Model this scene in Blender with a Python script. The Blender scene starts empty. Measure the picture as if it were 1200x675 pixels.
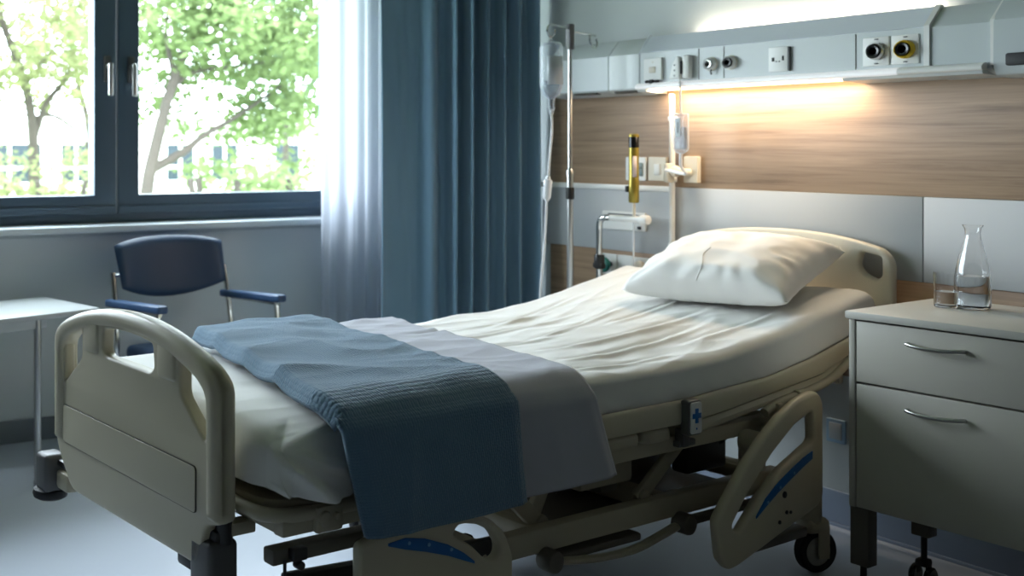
import bpy, bmesh, math, random
from mathutils import Vector, Matrix, noise
random.seed(7)
C = bpy.context.scene.collection
PI = math.pi
# ------------------------------------------------------------------ camera model (two-point perspective, shifted lens)
FPX, PX, PY, YAW, BED = 1262.0, 160.0, 171.8, math.radians(25.45), math.radians(4.08)
EYE = 1.30
FWD = Vector((math.sin(YAW), math.cos(YAW), 0)); RGT = Vector((math.cos(YAW), -math.sin(YAW), 0))
cb, sb = math.cos(BED), math.sin(BED)
def wf(u, v, z=0.0): return Vector((u*cb - v*sb, u*sb + v*cb, z))       # bed/cabinet axes -> room axes

# ------------------------------------------------------------------ materials
def lin(c):
    c = c/255.0
    return c/12.92 if c <= 0.04045 else ((c+0.055)/1.055)**2.4
def rgb(r, g, b): return (lin(r), lin(g), lin(b), 1)
MATS = {}
def mat(name, col, rough=0.5, metal=0.0, bump=None, var=None, spec=0.5, trans=0.0, ior=1.45, emit=None, sheen=0.0, subs=0.0):
    """procedural principled material: col srgb 0-255; var=(scale, amount) mottling; bump=(scale, strength)"""
    m = bpy.data.materials.new(name); m.use_nodes = True
    nt = m.node_tree; p = nt.nodes['Principled BSDF']
    p.inputs['Base Color'].default_value = rgb(*col)
    p.inputs['Roughness'].default_value = rough
    p.inputs['Metallic'].default_value = metal
    p.inputs['Specular IOR Level'].default_value = spec
    p.inputs['Transmission Weight'].default_value = trans
    p.inputs['IOR'].default_value = ior
    if sheen: p.inputs['Sheen Weight'].default_value = sheen
    if emit:
        p.inputs['Emission Color'].default_value = rgb(*emit[0]); p.inputs['Emission Strength'].default_value = emit[1]
    tc = nt.nodes.new('ShaderNodeTexCoord')
    sc, am = var or (6.0, 0.03)
    n = nt.nodes.new('ShaderNodeTexNoise'); n.inputs['Scale'].default_value = sc; n.inputs['Detail'].default_value = 4
    nt.links.new(tc.outputs['Object'], n.inputs['Vector'])
    mr = nt.nodes.new('ShaderNodeMapRange'); mr.inputs['To Min'].default_value = 1-am; mr.inputs['To Max'].default_value = 1+am
    nt.links.new(n.outputs['Fac'], mr.inputs['Value'])
    hs = nt.nodes.new('ShaderNodeHueSaturation'); hs.inputs['Color'].default_value = rgb(*col)
    nt.links.new(mr.outputs['Result'], hs.inputs['Value']); nt.links.new(hs.outputs['Color'], p.inputs['Base Color'])
    if bump:
        nb = nt.nodes.new('ShaderNodeTexNoise'); nb.inputs['Scale'].default_value = bump[0]; nb.inputs['Detail'].default_value = 3
        nt.links.new(tc.outputs['Object'], nb.inputs['Vector'])
        b = nt.nodes.new('ShaderNodeBump'); b.inputs['Strength'].default_value = bump[1]; b.inputs['Distance'].default_value = 0.01
        nt.links.new(nb.outputs['Fac'], b.inputs['Height']); nt.links.new(b.outputs['Normal'], p.inputs['Normal'])
    MATS[name] = m
    return m
def wood_mat(name, c1, c2):
    m = mat(name, c1, 0.42)
    nt = m.node_tree; p = nt.nodes['Principled BSDF']
    tc = nt.nodes.new('ShaderNodeTexCoord'); mp = nt.nodes.new('ShaderNodeMapping'); mp.inputs['Scale'].default_value = (2, 1.1, 22)
    nt.links.new(tc.outputs['Object'], mp.inputs['Vector'])
    n1 = nt.nodes.new('ShaderNodeTexNoise'); n1.inputs['Scale'].default_value = 1.6; n1.inputs['Detail'].default_value = 8; n1.inputs['Roughness'].default_value = 0.62; n1.inputs['Distortion'].default_value = 0.5
    nt.links.new(mp.outputs['Vector'], n1.inputs['Vector'])
    mp2 = nt.nodes.new('ShaderNodeMapping'); mp2.inputs['Scale'].default_value = (2, 2.2, 130)
    nt.links.new(tc.outputs['Object'], mp2.inputs['Vector'])
    n2 = nt.nodes.new('ShaderNodeTexNoise'); n2.inputs['Scale'].default_value = 1.2; n2.inputs['Detail'].default_value = 5
    nt.links.new(mp2.outputs['Vector'], n2.inputs['Vector'])
    mx = nt.nodes.new('ShaderNodeMath'); mx.operation = 'MULTIPLY_ADD'; mx.inputs[1].default_value = 0.35
    nt.links.new(n2.outputs['Fac'], mx.inputs[0]); nt.links.new(n1.outputs['Fac'], mx.inputs[2])
    cr = nt.nodes.new('ShaderNodeValToRGB'); e = cr.color_ramp.elements
    e[0].position = 0.42; e[0].color = rgb(*c2); e[1].position = 0.92; e[1].color = rgb(*c1)
    k = cr.color_ramp.elements.new(0.66); k.color = rgb(*[(a*0.62+b*0.38) for a, b in zip(c1, c2)])
    nt.links.new(mx.outputs['Value'], cr.inputs['Fac']); nt.links.new(cr.outputs['Color'], p.inputs['Base Color'])
    return m
def weave_mat(name, col, scale, strength, rough=0.9, sheen=0.3):
    m = mat(name, col, rough, sheen=sheen, spec=0.2, var=(9, 0.07))
    nt = m.node_tree; p = nt.nodes['Principled BSDF']
    tc = nt.nodes.new('ShaderNodeTexCoord')
    vo = nt.nodes.new('ShaderNodeTexVoronoi'); vo.inputs['Scale'].default_value = scale; vo.inputs['Randomness'].default_value = 0.35
    nt.links.new(tc.outputs['UV'], vo.inputs['Vector'])
    b = nt.nodes.new('ShaderNodeBump'); b.inputs['Strength'].default_value = strength; b.inputs['Distance'].default_value = 0.004; b.invert = True
    nt.links.new(vo.outputs['Distance'], b.inputs['Height']); nt.links.new(b.outputs['Normal'], p.inputs['Normal'])
    return m
def clear_mat(name, tint, gloss=0.08, milky=0.0, rough=0.05):
    """thin clear plastic: see-through with a faint skin"""
    m = bpy.data.materials.new(name); m.use_nodes = True
    nt = m.node_tree; out = nt.nodes['Material Output']; p = nt.nodes['Principled BSDF']
    p.inputs['Base Color'].default_value = rgb(*tint); p.inputs['Roughness'].default_value = rough
    tr = nt.nodes.new('ShaderNodeBsdfTransparent'); tr.inputs['Color'].default_value = rgb(*[min(255, 215+x*0.16) for x in tint])
    lw = nt.nodes.new('ShaderNodeLayerWeight'); lw.inputs['Blend'].default_value = 0.35
    ns = nt.nodes.new('ShaderNodeTexNoise'); ns.inputs['Scale'].default_value = 20
    ma = nt.nodes.new('ShaderNodeMath'); ma.operation = 'MULTIPLY_ADD'; ma.inputs[1].default_value = 0.75; ma.inputs[2].default_value = gloss+milky; ma.use_clamp = True
    nt.links.new(lw.outputs['Facing'], ma.inputs[0])
    mb = nt.nodes.new('ShaderNodeMath'); mb.operation = 'MULTIPLY_ADD'; mb.inputs[1].default_value = 0.06
    nt.links.new(ns.outputs['Fac'], mb.inputs[0]); nt.links.new(ma.outputs['Value'], mb.inputs[2])
    mx = nt.nodes.new('ShaderNodeMixShader')
    nt.links.new(mb.outputs['Value'], mx.inputs['Fac']); nt.links.new(tr.outputs['BSDF'], mx.inputs[1]); nt.links.new(p.outputs['BSDF'], mx.inputs[2])
    nt.links.new(mx.outputs['Shader'], out.inputs['Surface'])
    return m
def sheer_mat(name, col):
    m = bpy.data.materials.new(name); m.use_nodes = True
    nt = m.node_tree; out = nt.nodes['Material Output']; nt.nodes.remove(nt.nodes['Principled BSDF'])
    d = nt.nodes.new('ShaderNodeBsdfDiffuse'); d.inputs['Color'].default_value = rgb(*col)
    t = nt.nodes.new('ShaderNodeBsdfTranslucent'); t.inputs['Color'].default_value = rgb(*col)
    tr = nt.nodes.new('ShaderNodeBsdfTransparent')
    a = nt.nodes.new('ShaderNodeMixShader'); a.inputs['Fac'].default_value = 0.6
    nt.links.new(d.outputs['BSDF'], a.inputs[1]); nt.links.new(t.outputs['BSDF'], a.inputs[2])
    n = nt.nodes.new('ShaderNodeTexNoise'); n.inputs['Scale'].default_value = 3
    mr = nt.nodes.new('ShaderNodeMapRange'); mr.inputs['To Min'].default_value = 0.10; mr.inputs['To Max'].default_value = 0.16
    nt.links.new(n.outputs['Fac'], mr.inputs['Value'])
    b = nt.nodes.new('ShaderNodeMixShader')
    nt.links.new(mr.outputs['Result'], b.inputs['Fac']); nt.links.new(a.outputs['Shader'], b.inputs[1]); nt.links.new(tr.outputs['BSDF'], b.inputs[2])
    nt.links.new(b.outputs['Shader'], out.inputs['Surface'])
    return m
def leaf_mat(name, col):
    m = bpy.data.materials.new(name); m.use_nodes = True
    nt = m.node_tree; out = nt.nodes['Material Output']; nt.nodes.remove(nt.nodes['Principled BSDF'])
    tc = nt.nodes.new('ShaderNodeTexCoord')
    n = nt.nodes.new('ShaderNodeTexNoise'); n.inputs['Scale'].default_value = 1.3; nt.links.new(tc.outputs['Object'], n.inputs['Vector'])
    mr = nt.nodes.new('ShaderNodeMapRange'); mr.inputs['To Min'].default_value = 0.75; mr.inputs['To Max'].default_value = 1.3
    nt.links.new(n.outputs['Fac'], mr.inputs['Value'])
    hs = nt.nodes.new('ShaderNodeHueSaturation'); hs.inputs['Color'].default_value = rgb(*col); nt.links.new(mr.outputs['Result'], hs.inputs['Value'])
    d = nt.nodes.new('ShaderNodeBsdfDiffuse'); t = nt.nodes.new('ShaderNodeBsdfTranslucent')
    nt.links.new(hs.outputs['Color'], d.inputs['Color']); nt.links.new(hs.outputs['Color'], t.inputs['Color'])
    a = nt.nodes.new('ShaderNodeMixShader'); a.inputs['Fac'].default_value = 0.45
    nt.links.new(d.outputs['BSDF'], a.inputs[1]); nt.links.new(t.outputs['BSDF'], a.inputs[2]); nt.links.new(a.outputs['Shader'], out.inputs['Surface'])
    return m

cream = mat('cream_plastic', (196, 187, 164), 0.38)
cream_lit = mat('cream_plastic_lit', (222, 215, 198), 0.38)  # same cream plastic, lightened: lamp light on the headboard put into the colour
cream_metal = mat('cream_enamel', (178, 170, 148), 0.42)
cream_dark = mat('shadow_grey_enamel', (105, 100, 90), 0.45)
seam_dark = mat('dark_seam', (70, 66, 58), 0.7)
dark_grey = mat('dark_grey_plastic', (88, 88, 88), 0.42)
black = mat('black_rubber', (26, 26, 27), 0.6)
wheel_grey = mat('wheel_hub_plastic', (170, 168, 160), 0.45)
mark_blue = mat('pale_blue_print', (120, 170, 210), 0.5)
strip_blue = mat('blue_print', (20, 100, 170), 0.4)
steel = mat('brushed_steel', (190, 190, 188), 0.28, 1.0)
chrome = mat('chrome', (215, 215, 212), 0.12, 1.0)
dark_metal = mat('dark_metal', (70, 70, 70), 0.4, 0.8)
white_plastic = mat('white_plastic', (226, 226, 222), 0.35)
ivory_plastic = mat('ivory_plastic', (216, 208, 190), 0.4)
trunk_mat = mat('trunking_enamel', (200, 206, 206), 0.35)
trunk_side = mat('trunking_cover', (190, 197, 198), 0.38)
alu = mat('anodised_aluminium', (218, 224, 232), 0.34, 0.1)
yellow = mat('yellow_ring', (214, 178, 20), 0.4)
black_gloss = mat('black_gloss', (16, 17, 18), 0.2)
gold = mat('olive_brass', (158, 140, 62), 0.28, 0.6)
green = mat('green_knob', (12, 92, 84), 0.35)
wall_paint = mat('wall_paint', (178, 184, 188), 0.7, bump=(90, 0.04), var=(1.2, 0.02))
wall_upper = mat('upper_wall_paint', (186, 192, 192), 0.55, bump=(90, 0.03), var=(1.2, 0.02))
wall_far = mat('rear_wall_paint', (112, 111, 110), 0.8)
window_wall = mat('window_wall_paint', (206, 211, 214), 0.7, bump=(90, 0.04), var=(1.2, 0.02))
white_panel = mat('white_wall_panel', (182, 185, 187), 0.5)
ceil_paint = mat('ceiling_paint', (172, 172, 170), 0.8)
base_blue = mat('blue_grey_skirting', (140, 152, 170), 0.4)
base_grey = mat('grey_skirting', (110, 116, 124), 0.5)
floor_m = mat('vinyl_floor', (190, 196, 208), 0.30, var=(2.0, 0.04), bump=(40, 0.02))
oak = wood_mat('oak_panel', (178, 150, 122), (124, 100, 80))
frame_m = mat('window_frame_paint', (70, 88, 104), 0.4)
sill_m = mat('sill_stone', (212, 218, 224), 0.35)
sheet_m = mat('white_cotton', (232, 230, 226), 0.85, bump=(900, 0.06), spec=0.2, sheen=0.15)
pillow_m = mat('pillow_cotton', (236, 234, 230), 0.85, bump=(900, 0.06), spec=0.2, sheen=0.15)
mattress_m = mat('cream_vinyl', (205, 197, 176), 0.45)
blanket_m = weave_mat('blue_woven_wool', (96, 126, 150), 150, 0.75)
throw_m = weave_mat('grey_cotton', (172, 173, 184), 500, 0.12, 0.8, 0.2)
curtain_m = mat('blue_curtain_cloth', (112, 142, 164), 0.85, bump=(400, 0.05), spec=0.15, sheen=0.2)
sheer_m = sheer_mat('sheer_voile', (208, 211, 220))
navy = mat('navy_vinyl', (40, 62, 92), 0.42)
navy_arm = mat('navy_armrest_vinyl', (58, 84, 120), 0.38)
cab_m = mat('warm_grey_laminate', (186, 182, 172), 0.42)
cab_top = mat('laminate_top', (192, 190, 182), 0.4)
leg_m = mat('brown_grey_leg', (92, 88, 80), 0.45)
table_m = mat('white_laminate', (186, 190, 190), 0.35)
glass_m = mat('clear_glass', (255, 255, 255), 0.0, trans=1.0, ior=1.46, var=(5, 0.0))
water_m = mat('water', (250, 253, 255), 0.0, trans=1.0, ior=1.33, var=(5, 0.0))
clear = clear_mat('clear_plastic', (215, 222, 230), 0.12, 0.0)
fluid = clear_mat('saline', (150, 165, 180), 0.04, 0.10)
tube_m = clear_mat('clear_tubing', (240, 242, 244), 0.2, 0.35)
label_m = mat('bag_label', (200, 206, 210), 0.6)
pane_m = clear_mat('window_glass', (235, 245, 245), 0.0, 0.0, 0.0)
pane_m.node_tree.nodes['Math'].inputs[1].default_value = 0.12
pane_m.node_tree.nodes['Math.001'].inputs[1].default_value = 0.0
lamp_m = mat('lamp_diffuser', (255, 240, 215), 0.5, emit=((255, 214, 160), 4.0))
bark = mat('bark', (54, 49, 42), 0.9, bump=(25, 0.6), var=(8, 0.2))
leafA = leaf_mat('spring_leaves', (98, 114, 74)); leafB = leaf_mat('pale_leaves', (116, 122, 86)); leafC = leaf_mat('deep_leaves', (84, 106, 86))
facade = mat('white_render', (225, 225, 222), 0.8); facade_glass = mat('facade_glass', (44, 52, 58), 0.5, spec=0.1)
lawn = mat('lawn', (140, 160, 110), 0.9, var=(1.5, 0.2))

# ------------------------------------------------------------------ mesh builder
def catmull(pts, n=6, closed=False):
    P = [Vector(p) for p in pts]; out = []
    N = len(P); rng = range(N if closed else N-1)
    for i in rng:
        p0 = P[(i-1) % N] if closed or i > 0 else P[0]*2-P[1]
        p1 = P[i]; p2 = P[(i+1) % N]
        p3 = P[(i+2) % N] if closed or i+2 < N else P[-1]*2-P[-2]
        for k in range(n):
            t = k/n
            out.append(0.5*((2*p1)+(-p0+p2)*t+(2*p0-5*p1+4*p2-p3)*t*t+(-p0+3*p1-3*p2+p3)*t*t*t))
    if not closed: out.append(P[-1])
    return out
def rounded(pts, r, n=5):
    """round every corner of a 2-D polygon; r scalar or list"""
    P = [Vector((p[0], p[1])) for p in pts]; N = len(P); out = []
    for i in range(N):
        a, b, c = P[i-1], P[i], P[(i+1) % N]
        rr = r[i] if isinstance(r, (list, tuple)) else r
        d1 = (a-b); d2 = (c-b)
        rr = min(rr, d1.length*0.49, d2.length*0.49)
        if rr < 1e-5: out.append(b); continue
        q1 = b+d1.normalized()*rr; q2 = b+d2.normalized()*rr
        for k in range(n+1):
            t = k/n
            out.append(q1*(1-t)**2+b*2*t*(1-t)+q2*t*t)
    return out
class M:
    def __init__(s, org=(0, 0, 0)):
        s.v = []; s.f = []; s.uv = None; s.o = Vector(org)
    def add(s, vs, fs):
        k = len(s.v); s.v += [Vector(p)-s.o for p in vs]; s.f += [tuple(k+i for i in q) for q in fs]; return s
    def frombm(s, bm, mtx=None):
        bm.verts.ensure_lookup_table(); bm.verts.index_update()
        s.add([(mtx @ v.co) if mtx else v.co.copy() for v in bm.verts], [[v.index for v in f.verts] for f in bm.faces]); bm.free(); return s
    def box(s, lo, hi, bev=0.0, seg=2, mtx=None):
        bm = bmesh.new(); bmesh.ops.create_cube(bm, size=1)
        lo = Vector(lo); hi = Vector(hi); c = (lo+hi)/2; d = hi-lo
        for v in bm.verts: v.co = Vector((v.co.x*d.x, v.co.y*d.y, v.co.z*d.z))+c
        if bev: bmesh.ops.bevel(bm, geom=bm.edges[:], offset=min(bev, min(d)*0.49), segments=seg, profile=0.5, affect='EDGES')
        return s.frombm(bm, mtx)
    def tube(s, pts, r, n=10, cap=True, closed=False, flat=1.0):
        P = [Vector(p) for p in pts]; N = len(P); R = r if isinstance(r, (list, tuple)) else [r]*N
        vs = []; fs = []; nrm = None
        for i in range(N):
            if closed: t = P[(i+1) % N]-P[i-1]
            else: t = P[min(i+1, N-1)]-P[max(i-1, 0)]
            if t.length < 1e-9: t = Vector((0, 0, 1))
            t.normalize()
            if nrm is None:
                nrm = t.cross(Vector((0, 0, 1)) if abs(t.z) < 0.9 else Vector((0, 1, 0))).normalized()
            else:
                nrm = (nrm-t*nrm.dot(t)).normalized()
            bi = t.cross(nrm)
            for k in range(n):
                a = 2*PI*k/n
                vs.append(P[i]+(nrm*math.cos(a)+bi*math.sin(a)*flat)*R[i])
        for i in range(N if closed else N-1):
            j = (i+1) % N
            for k in range(n): fs.append((i*n+k, i*n+(k+1) % n, j*n+(k+1) % n, j*n+k))
        if cap and not closed: fs.append(tuple(range(n-1, -1, -1))); fs.append(tuple((N-1)*n+k for k in range(n)))
        return s.add(vs, fs)
    def cyl(s, p0, p1, r0, r1=None, n=20): return s.tube([p0, p1], [r0, r0 if r1 is None else r1], n)
    def knob(s, p0, p1, r, n=24, bev=0.3):
        p0 = Vector(p0); p1 = Vector(p1); d = p1-p0; L = d.length; b = min(r*bev, L*0.45); e = d/L*b
        return s.tube([p0, p0+e*0.3, p0+e, p1-e, p1-e*0.3, p1], [r-b, r-b*0.3, r, r, r-b*0.3, r-b], n)
    def lathe(s, prof, c, n=32, axis=None):
        c = Vector(c); q = Vector((0, 0, 1)).rotation_difference(Vector(axis)) if axis else None
        vs = []; fs = []; N = len(prof)
        for r, z in prof:
            for k in range(n):
                a = 2*PI*k/n; p = Vector((r*math.cos(a), r*math.sin(a), z))
                vs.append(c+(q @ p if q else p))
        for i in range(N-1):
            for k in range(n): fs.append((i*n+k, i*n+(k+1) % n, (i+1)*n+(k+1) % n, (i+1)*n+k))
        if prof[0][0] > 1e-4: fs.append(tuple(range(n-1, -1, -1)))
        if prof[-1][0] > 1e-4: fs.append(tuple((N-1)*n+k for k in range(n)))
        return s.add(vs, fs)
    def ring(s, prof, c, n=32, axis=None):
        """closed lathe profile (torus-like)"""
        c = Vector(c); q = Vector((0, 0, 1)).rotation_difference(Vector(axis)) if axis else None
        vs = []; fs = []; N = len(prof)
        for r, z in prof:
            for k in range(n):
                a = 2*PI*k/n; p = Vector((r*math.cos(a), r*math.sin(a), z)); vs.append(c+(q @ p if q else p))
        for i in range(N):
            j = (i+1) % N
            for k in range(n): fs.append((i*n+k, i*n+(k+1) % n, j*n+(k+1) % n, j*n+k))
        return s.add(vs, fs)
    def ball(s, c, rad, n=16, sc=(1, 1, 1)):
        bm = bmesh.new(); bmesh.ops.create_uvsphere(bm, u_segments=n, v_segments=max(6, n//2), radius=rad)
        return s.frombm(bm, Matrix.Translation(Vector(c)) @ Matrix.Diagonal((*sc, 1)))
    def plate(s, outline, holes, thick, bev, fn):
        """outline/holes: 2-D points; extruded +-thick/2, edges rounded; fn(a,b,d)->3-D"""
        cu = bpy.data.curves.new('tmp', 'CURVE'); cu.dimensions = '2D'; cu.fill_mode = 'BOTH'
        for loop in [outline]+list(holes):
            sp = cu.splines.new('POLY'); sp.points.add(len(loop)-1); sp.use_cyclic_u = True
            for q, p in zip(sp.points, loop): q.co = (p[0], p[1], 0, 1)
        bev = min(bev, thick*0.49)
        cu.extrude = max(thick/2-bev, 1e-4); cu.bevel_depth = bev; cu.bevel_resolution = 3; cu.offset = -bev
        ob = bpy.data.objects.new('tmp', cu); C.objects.link(ob)
        dg = bpy.context.evaluated_depsgraph_get(); me = bpy.data.meshes.new_from_object(ob.evaluated_get(dg))
        bm = bmesh.new(); bm.from_mesh(me); bmesh.ops.remove_doubles(bm, verts=bm.verts[:], dist=1e-5)
        bm.verts.index_update()
        s.add([fn(v.co.x, v.co.y, v.co.z) for v in bm.verts], [[v.index for v in f.verts] for f in bm.faces])
        bm.free(); bpy.data.objects.remove(ob); bpy.data.curves.remove(cu); bpy.data.meshes.remove(me)
        return s
    def grid(s, fn, nu, nv):
        k = len(s.v); vs = []; fs = []
        for i in range(nu+1):
            for j in range(nv+1): vs.append(fn(i/nu, j/nv))
        for i in range(nu):
            for j in range(nv):
                a = i*(nv+1)+j; fs.append((a, a+nv+1, a+nv+2, a+1))
        s.uv = (nu, nv)
        return s.add(vs, fs)
    def build(s, name, m, parent=None, smooth=True, angle=38, solid=None, uvscale=None):
        me = bpy.data.meshes.new(name); me.from_pydata([tuple(p) for p in s.v], [], s.f); me.validate()
        bm = bmesh.new(); bm.from_mesh(me); bmesh.ops.recalc_face_normals(bm, faces=bm.faces[:])
        if uvscale and s.uv:
            nu, nv = s.uv; uvl = bm.loops.layers.uv.new('UVMap')
            for f in bm.faces:
                for l in f.loops:
                    i, j = divmod(l.vert.index, nv+1); l[uvl].uv = (i/nu*uvscale[0], j/nv*uvscale[1])
        bm.to_mesh(me); bm.free()
        if smooth:
            me.polygons.foreach_set('use_smooth', [True]*len(me.polygons)); me.set_sharp_from_angle(angle=math.radians(angle))
        ob = bpy.data.objects.new(name, me); C.objects.link(ob); me.materials.append(m)
        if solid:
            md = ob.modifiers.new('thickness', 'SOLIDIFY'); md.thickness = solid; md.offset = 0
        if parent is not None: ob.parent = parent
        return ob
def tag(o, label, cat, group=None):
    o['label'] = label; o['category'] = cat
    if group: o['group'] = group
    return o
def thing(name, label, cat, loc=(0, 0, 0), rz=0.0, group=None):
    o = bpy.data.objects.new(name, None); C.objects.link(o); o.empty_display_size = 0.1
    o.location = loc; o.rotation_euler = (0, 0, rz); return tag(o, label, cat, group)
def struct(name, mm, m, **k):
    o = mm.build(name, m, **k); o['kind'] = 'structure'; return o
def place(o, loc, rz=0.0): o.location = loc; o.rotation_euler = (0, 0, rz); return o
def copy_tree(o, parent=None):
    c = o.copy(); C.objects.link(c); c.parent = parent
    for ch in [x for x in bpy.data.objects if x.parent == o]: copy_tree(ch, c)
    return c
def sm(a, b, x):
    t = max(0.0, min(1.0, (x-a)/(b-a))); return t*t*(3-2*t)
def interp(tab, x):
    if x <= tab[0][0]: return tab[0][1]
    for (a, p), (b, q) in zip(tab, tab[1:]):
        if x <= b:
            t = (x-a)/(b-a); return p+(q-p)*t
    return tab[-1][1]
def nz(x, y, z=0.0): return noise.noise(Vector((x, y, z)))

# ================================================================== THE ROOM
WX, WY = 3.76, 4.50            # headboard wall, window wall
RX0, RY0, CH = -1.9, -1.9, 2.75
struct('floor', M().box((RX0-.1, RY0-.1, -.1), (WX+.15, WY+.2, 0)), floor_m)
struct('ceiling', M().box((RX0-.1, RY0-.1, CH), (WX+.15, WY+.2, CH+.1)), ceil_paint)
struct('wall_right', M().box((WX, RY0-.1, 0), (WX+.15, WY+.2, CH)), wall_upper)
struct('wall_left', M().box((RX0-.1, RY0-.1, 0), (RX0, WY+.2, CH)), wall_far)
struct('wall_front', M().box((RX0, RY0-.1, 0), (WX, RY0, CH)), wall_far)
OX0, OX1, OZ0, OZ1 = 0.05, 3.36, 0.95, 2.42       # window opening
w = M().box((RX0, WY, 0), (WX, WY+.2, OZ0)).box((RX0, WY, OZ1), (WX, WY+.2, CH)).box((RX0, WY, OZ0), (OX0, WY+.2, OZ1)).box((OX1, WY, OZ0), (WX, WY+.2, OZ1))
struct('wall_back', w, window_wall, smooth=False)
struct('baseboard_back', M().box((RX0, WY-.014, 0), (WX-.02, WY, .10), .004), base_grey)
struct('baseboard_right', M().box((WX-.016, RY0, 0), (WX, WY-.02, .012), .003).box((WX-.012, RY0, .012), (WX, WY-.02, .122), .004), base_blue)
# headboard wall cladding
struct('trim_1', M().box((WX-.012, RY0, 1.14), (WX, 3.56, 1.56), .002), oak)
struct('trim_2', M().box((WX-.012, RY0, .52), (WX, 3.56, .867), .002), oak)
struct('trim_3', M().box((WX-.020, 2.0245, .867), (WX, 2.9265, 1.139), .002), white_panel)
struct('trim_4', M().box((WX-.020, RY0, .867), (WX, 2.0215, 1.139), .002), white_panel)
struct('trim_5', M().box((WX-.018, 2.9295, .867), (WX, 3.60, 1.120), .002), white_panel)
struct('trim_6', M().box((WX-.028, 2.9295, 1.120), (WX, 3.60, 1.142), .003), white_plastic)

# window -------------------------------------------------------------
win = thing('window_1', 'wide dark grey window with two sashes looking onto trees', 'window', (0, WY, 0)); win['kind'] = 'structure'
f = M()
y0, y1 = .03, .10
f.box((OX0, y0, OZ0), (OX1, y1, 1.00), .004).box((OX0, y0, 2.37), (OX1, y1, OZ1), .004)
f.box((OX0, y0, OZ0), (OX0+.05, y1, OZ1), .004).box((OX1-.05, y0, OZ0), (OX1, y1, OZ1), .004)
f.build('window_frame', frame_m, win)
def sash(a, b):
    s_ = M((0, WY, 0)); z0, z1 = .992, 2.378
    s_.plate([Vector(q) for q in ((a, z0), (b, z0), (b, z1), (a, z1))], [[Vector(q) for q in ((a+.108, 1.078), (b-.108, 1.078), (b-.108, 2.30), (a+.108, 2.30))]], .072, .005, lambda p_, q_, d_: Vector((p_, WY+y0+.014+d_, q_)))
    s_.o = Vector((0, 0, 0))
    s_.box((a+.01, y0-.03, 1.02), (b-.01, y0-.02, 1.03), .003)
    o = s_.build('window_sash', frame_m, win)
    M().box((a+.10, y0+.008, 1.07), (b-.10, y0+.016, 2.31)).build('window_pane', pane_m, o, smooth=False)
    return o
sA = sash(.92, 2.042); sB = sash(2.052, 3.32); sC = sash(.09, .91)
def handle(x, par):
    h = M(); zt = 1.655
    h.box((x-.018, y0-.035, zt-.06), (x+.018, y0-.02, zt+.06), .006)
    h.build('handle_plate', dark_grey, par)
    h = M().knob((x, y0-.03, zt+.012), (x, y0-.062, zt+.012), .011)
    h.box((x-.012, y0-.075, zt-.125), (x+.012, y0-.058, zt+.026), .007, 3)
    h.build('window_handle', steel, par)
handle(1.995, sA); handle(2.115, sB)
struct('trim_7', M().box((RX0+.2, WY-.12, .918), (OX1+.04, WY+.04, .948), .006), sill_m)
# radiator-less wall below: slim reveal
struct('trim_8', M().box((OX0-.02, WY-.008, .895), (OX1+.02, WY, .918), .002), wall_paint)

# ================================================================== OUTSIDE
def at(px, py, Y):
    d = FWD*FPX+RGT*(px-PX)-Vector((0, 0, 1))*(py-PY); return Vector((0, 0, EYE))+d*(Y/d.y)
GZ = -3.4
DENS, SPRAY = 2.3, .24
gnd = M().grid(lambda a, b: Vector((-25+a*70, WY+1+b*45, GZ+.15*nz(a*9, b*9))), 30, 30)
o = struct('ground', gnd, lawn)
def rnd_ball(pw):
    d = Vector((random.gauss(0, 1), random.gauss(0, 1), random.gauss(0, 1)))
    return d.normalized()*(random.random()**pw)
def leaf_cloud(mm, c, rad, n, size):
    vs = []; fs = []; sub = []; n = int(n*DENS)
    for _ in range(max(3, n//38)):
        d = rnd_ball(.45); sub.append(c+Vector((d.x*rad[0], d.y*rad[1], d.z*rad[2])))
    for _ in range(n):
        d = rnd_ball(.6)*SPRAY; p = random.choice(sub)+Vector((d.x*1.5, d.y*1.3, d.z*.75))
        a = Vector((random.gauss(0, 1), random.gauss(0, 1), random.gauss(0, .5))).normalized()
        b = a.cross(Vector((random.gauss(0, 1), random.gauss(0, 1), random.gauss(0, 1)))).normalized()
        q = a.cross(b); s_ = size*random.uniform(.6, 1.3); k = len(vs)
        vs += [p-a*s_, p-a*s_*.2+b*s_*.5+q*s_*.1, p+a*s_, p-a*s_*.2-b*s_*.5+q*s_*.1]; fs.append((k, k+1, k+2, k+3))
    mm.add(vs, fs)
def tree(limbs, clouds, lm, label, size=.055):
    base = limbs[0][0][0]
    t = thing('tree', label, 'tree', (base.x, base.y, GZ), 0, 'trees outside the window')
    o_ = Vector((base.x, base.y, GZ)); b = M(o_)
    for pts, r0, r1 in limbs:
        P = catmull(pts, 5); N = len(P); b.tube(P, [r0+(r1-r0)*i/(N-1) for i in range(N)], 8)
    b.build('trunk', bark, t)
    l = M(o_)
    for c, rad, n in clouds: leaf_cloud(l, c, rad, n, size)
    l.build('foliage', lm, t, smooth=False)
    return t
def down(p): return Vector((p.x, p.y, GZ))
Y1 = 13.0
a0 = at(40, 236, Y1)
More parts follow.
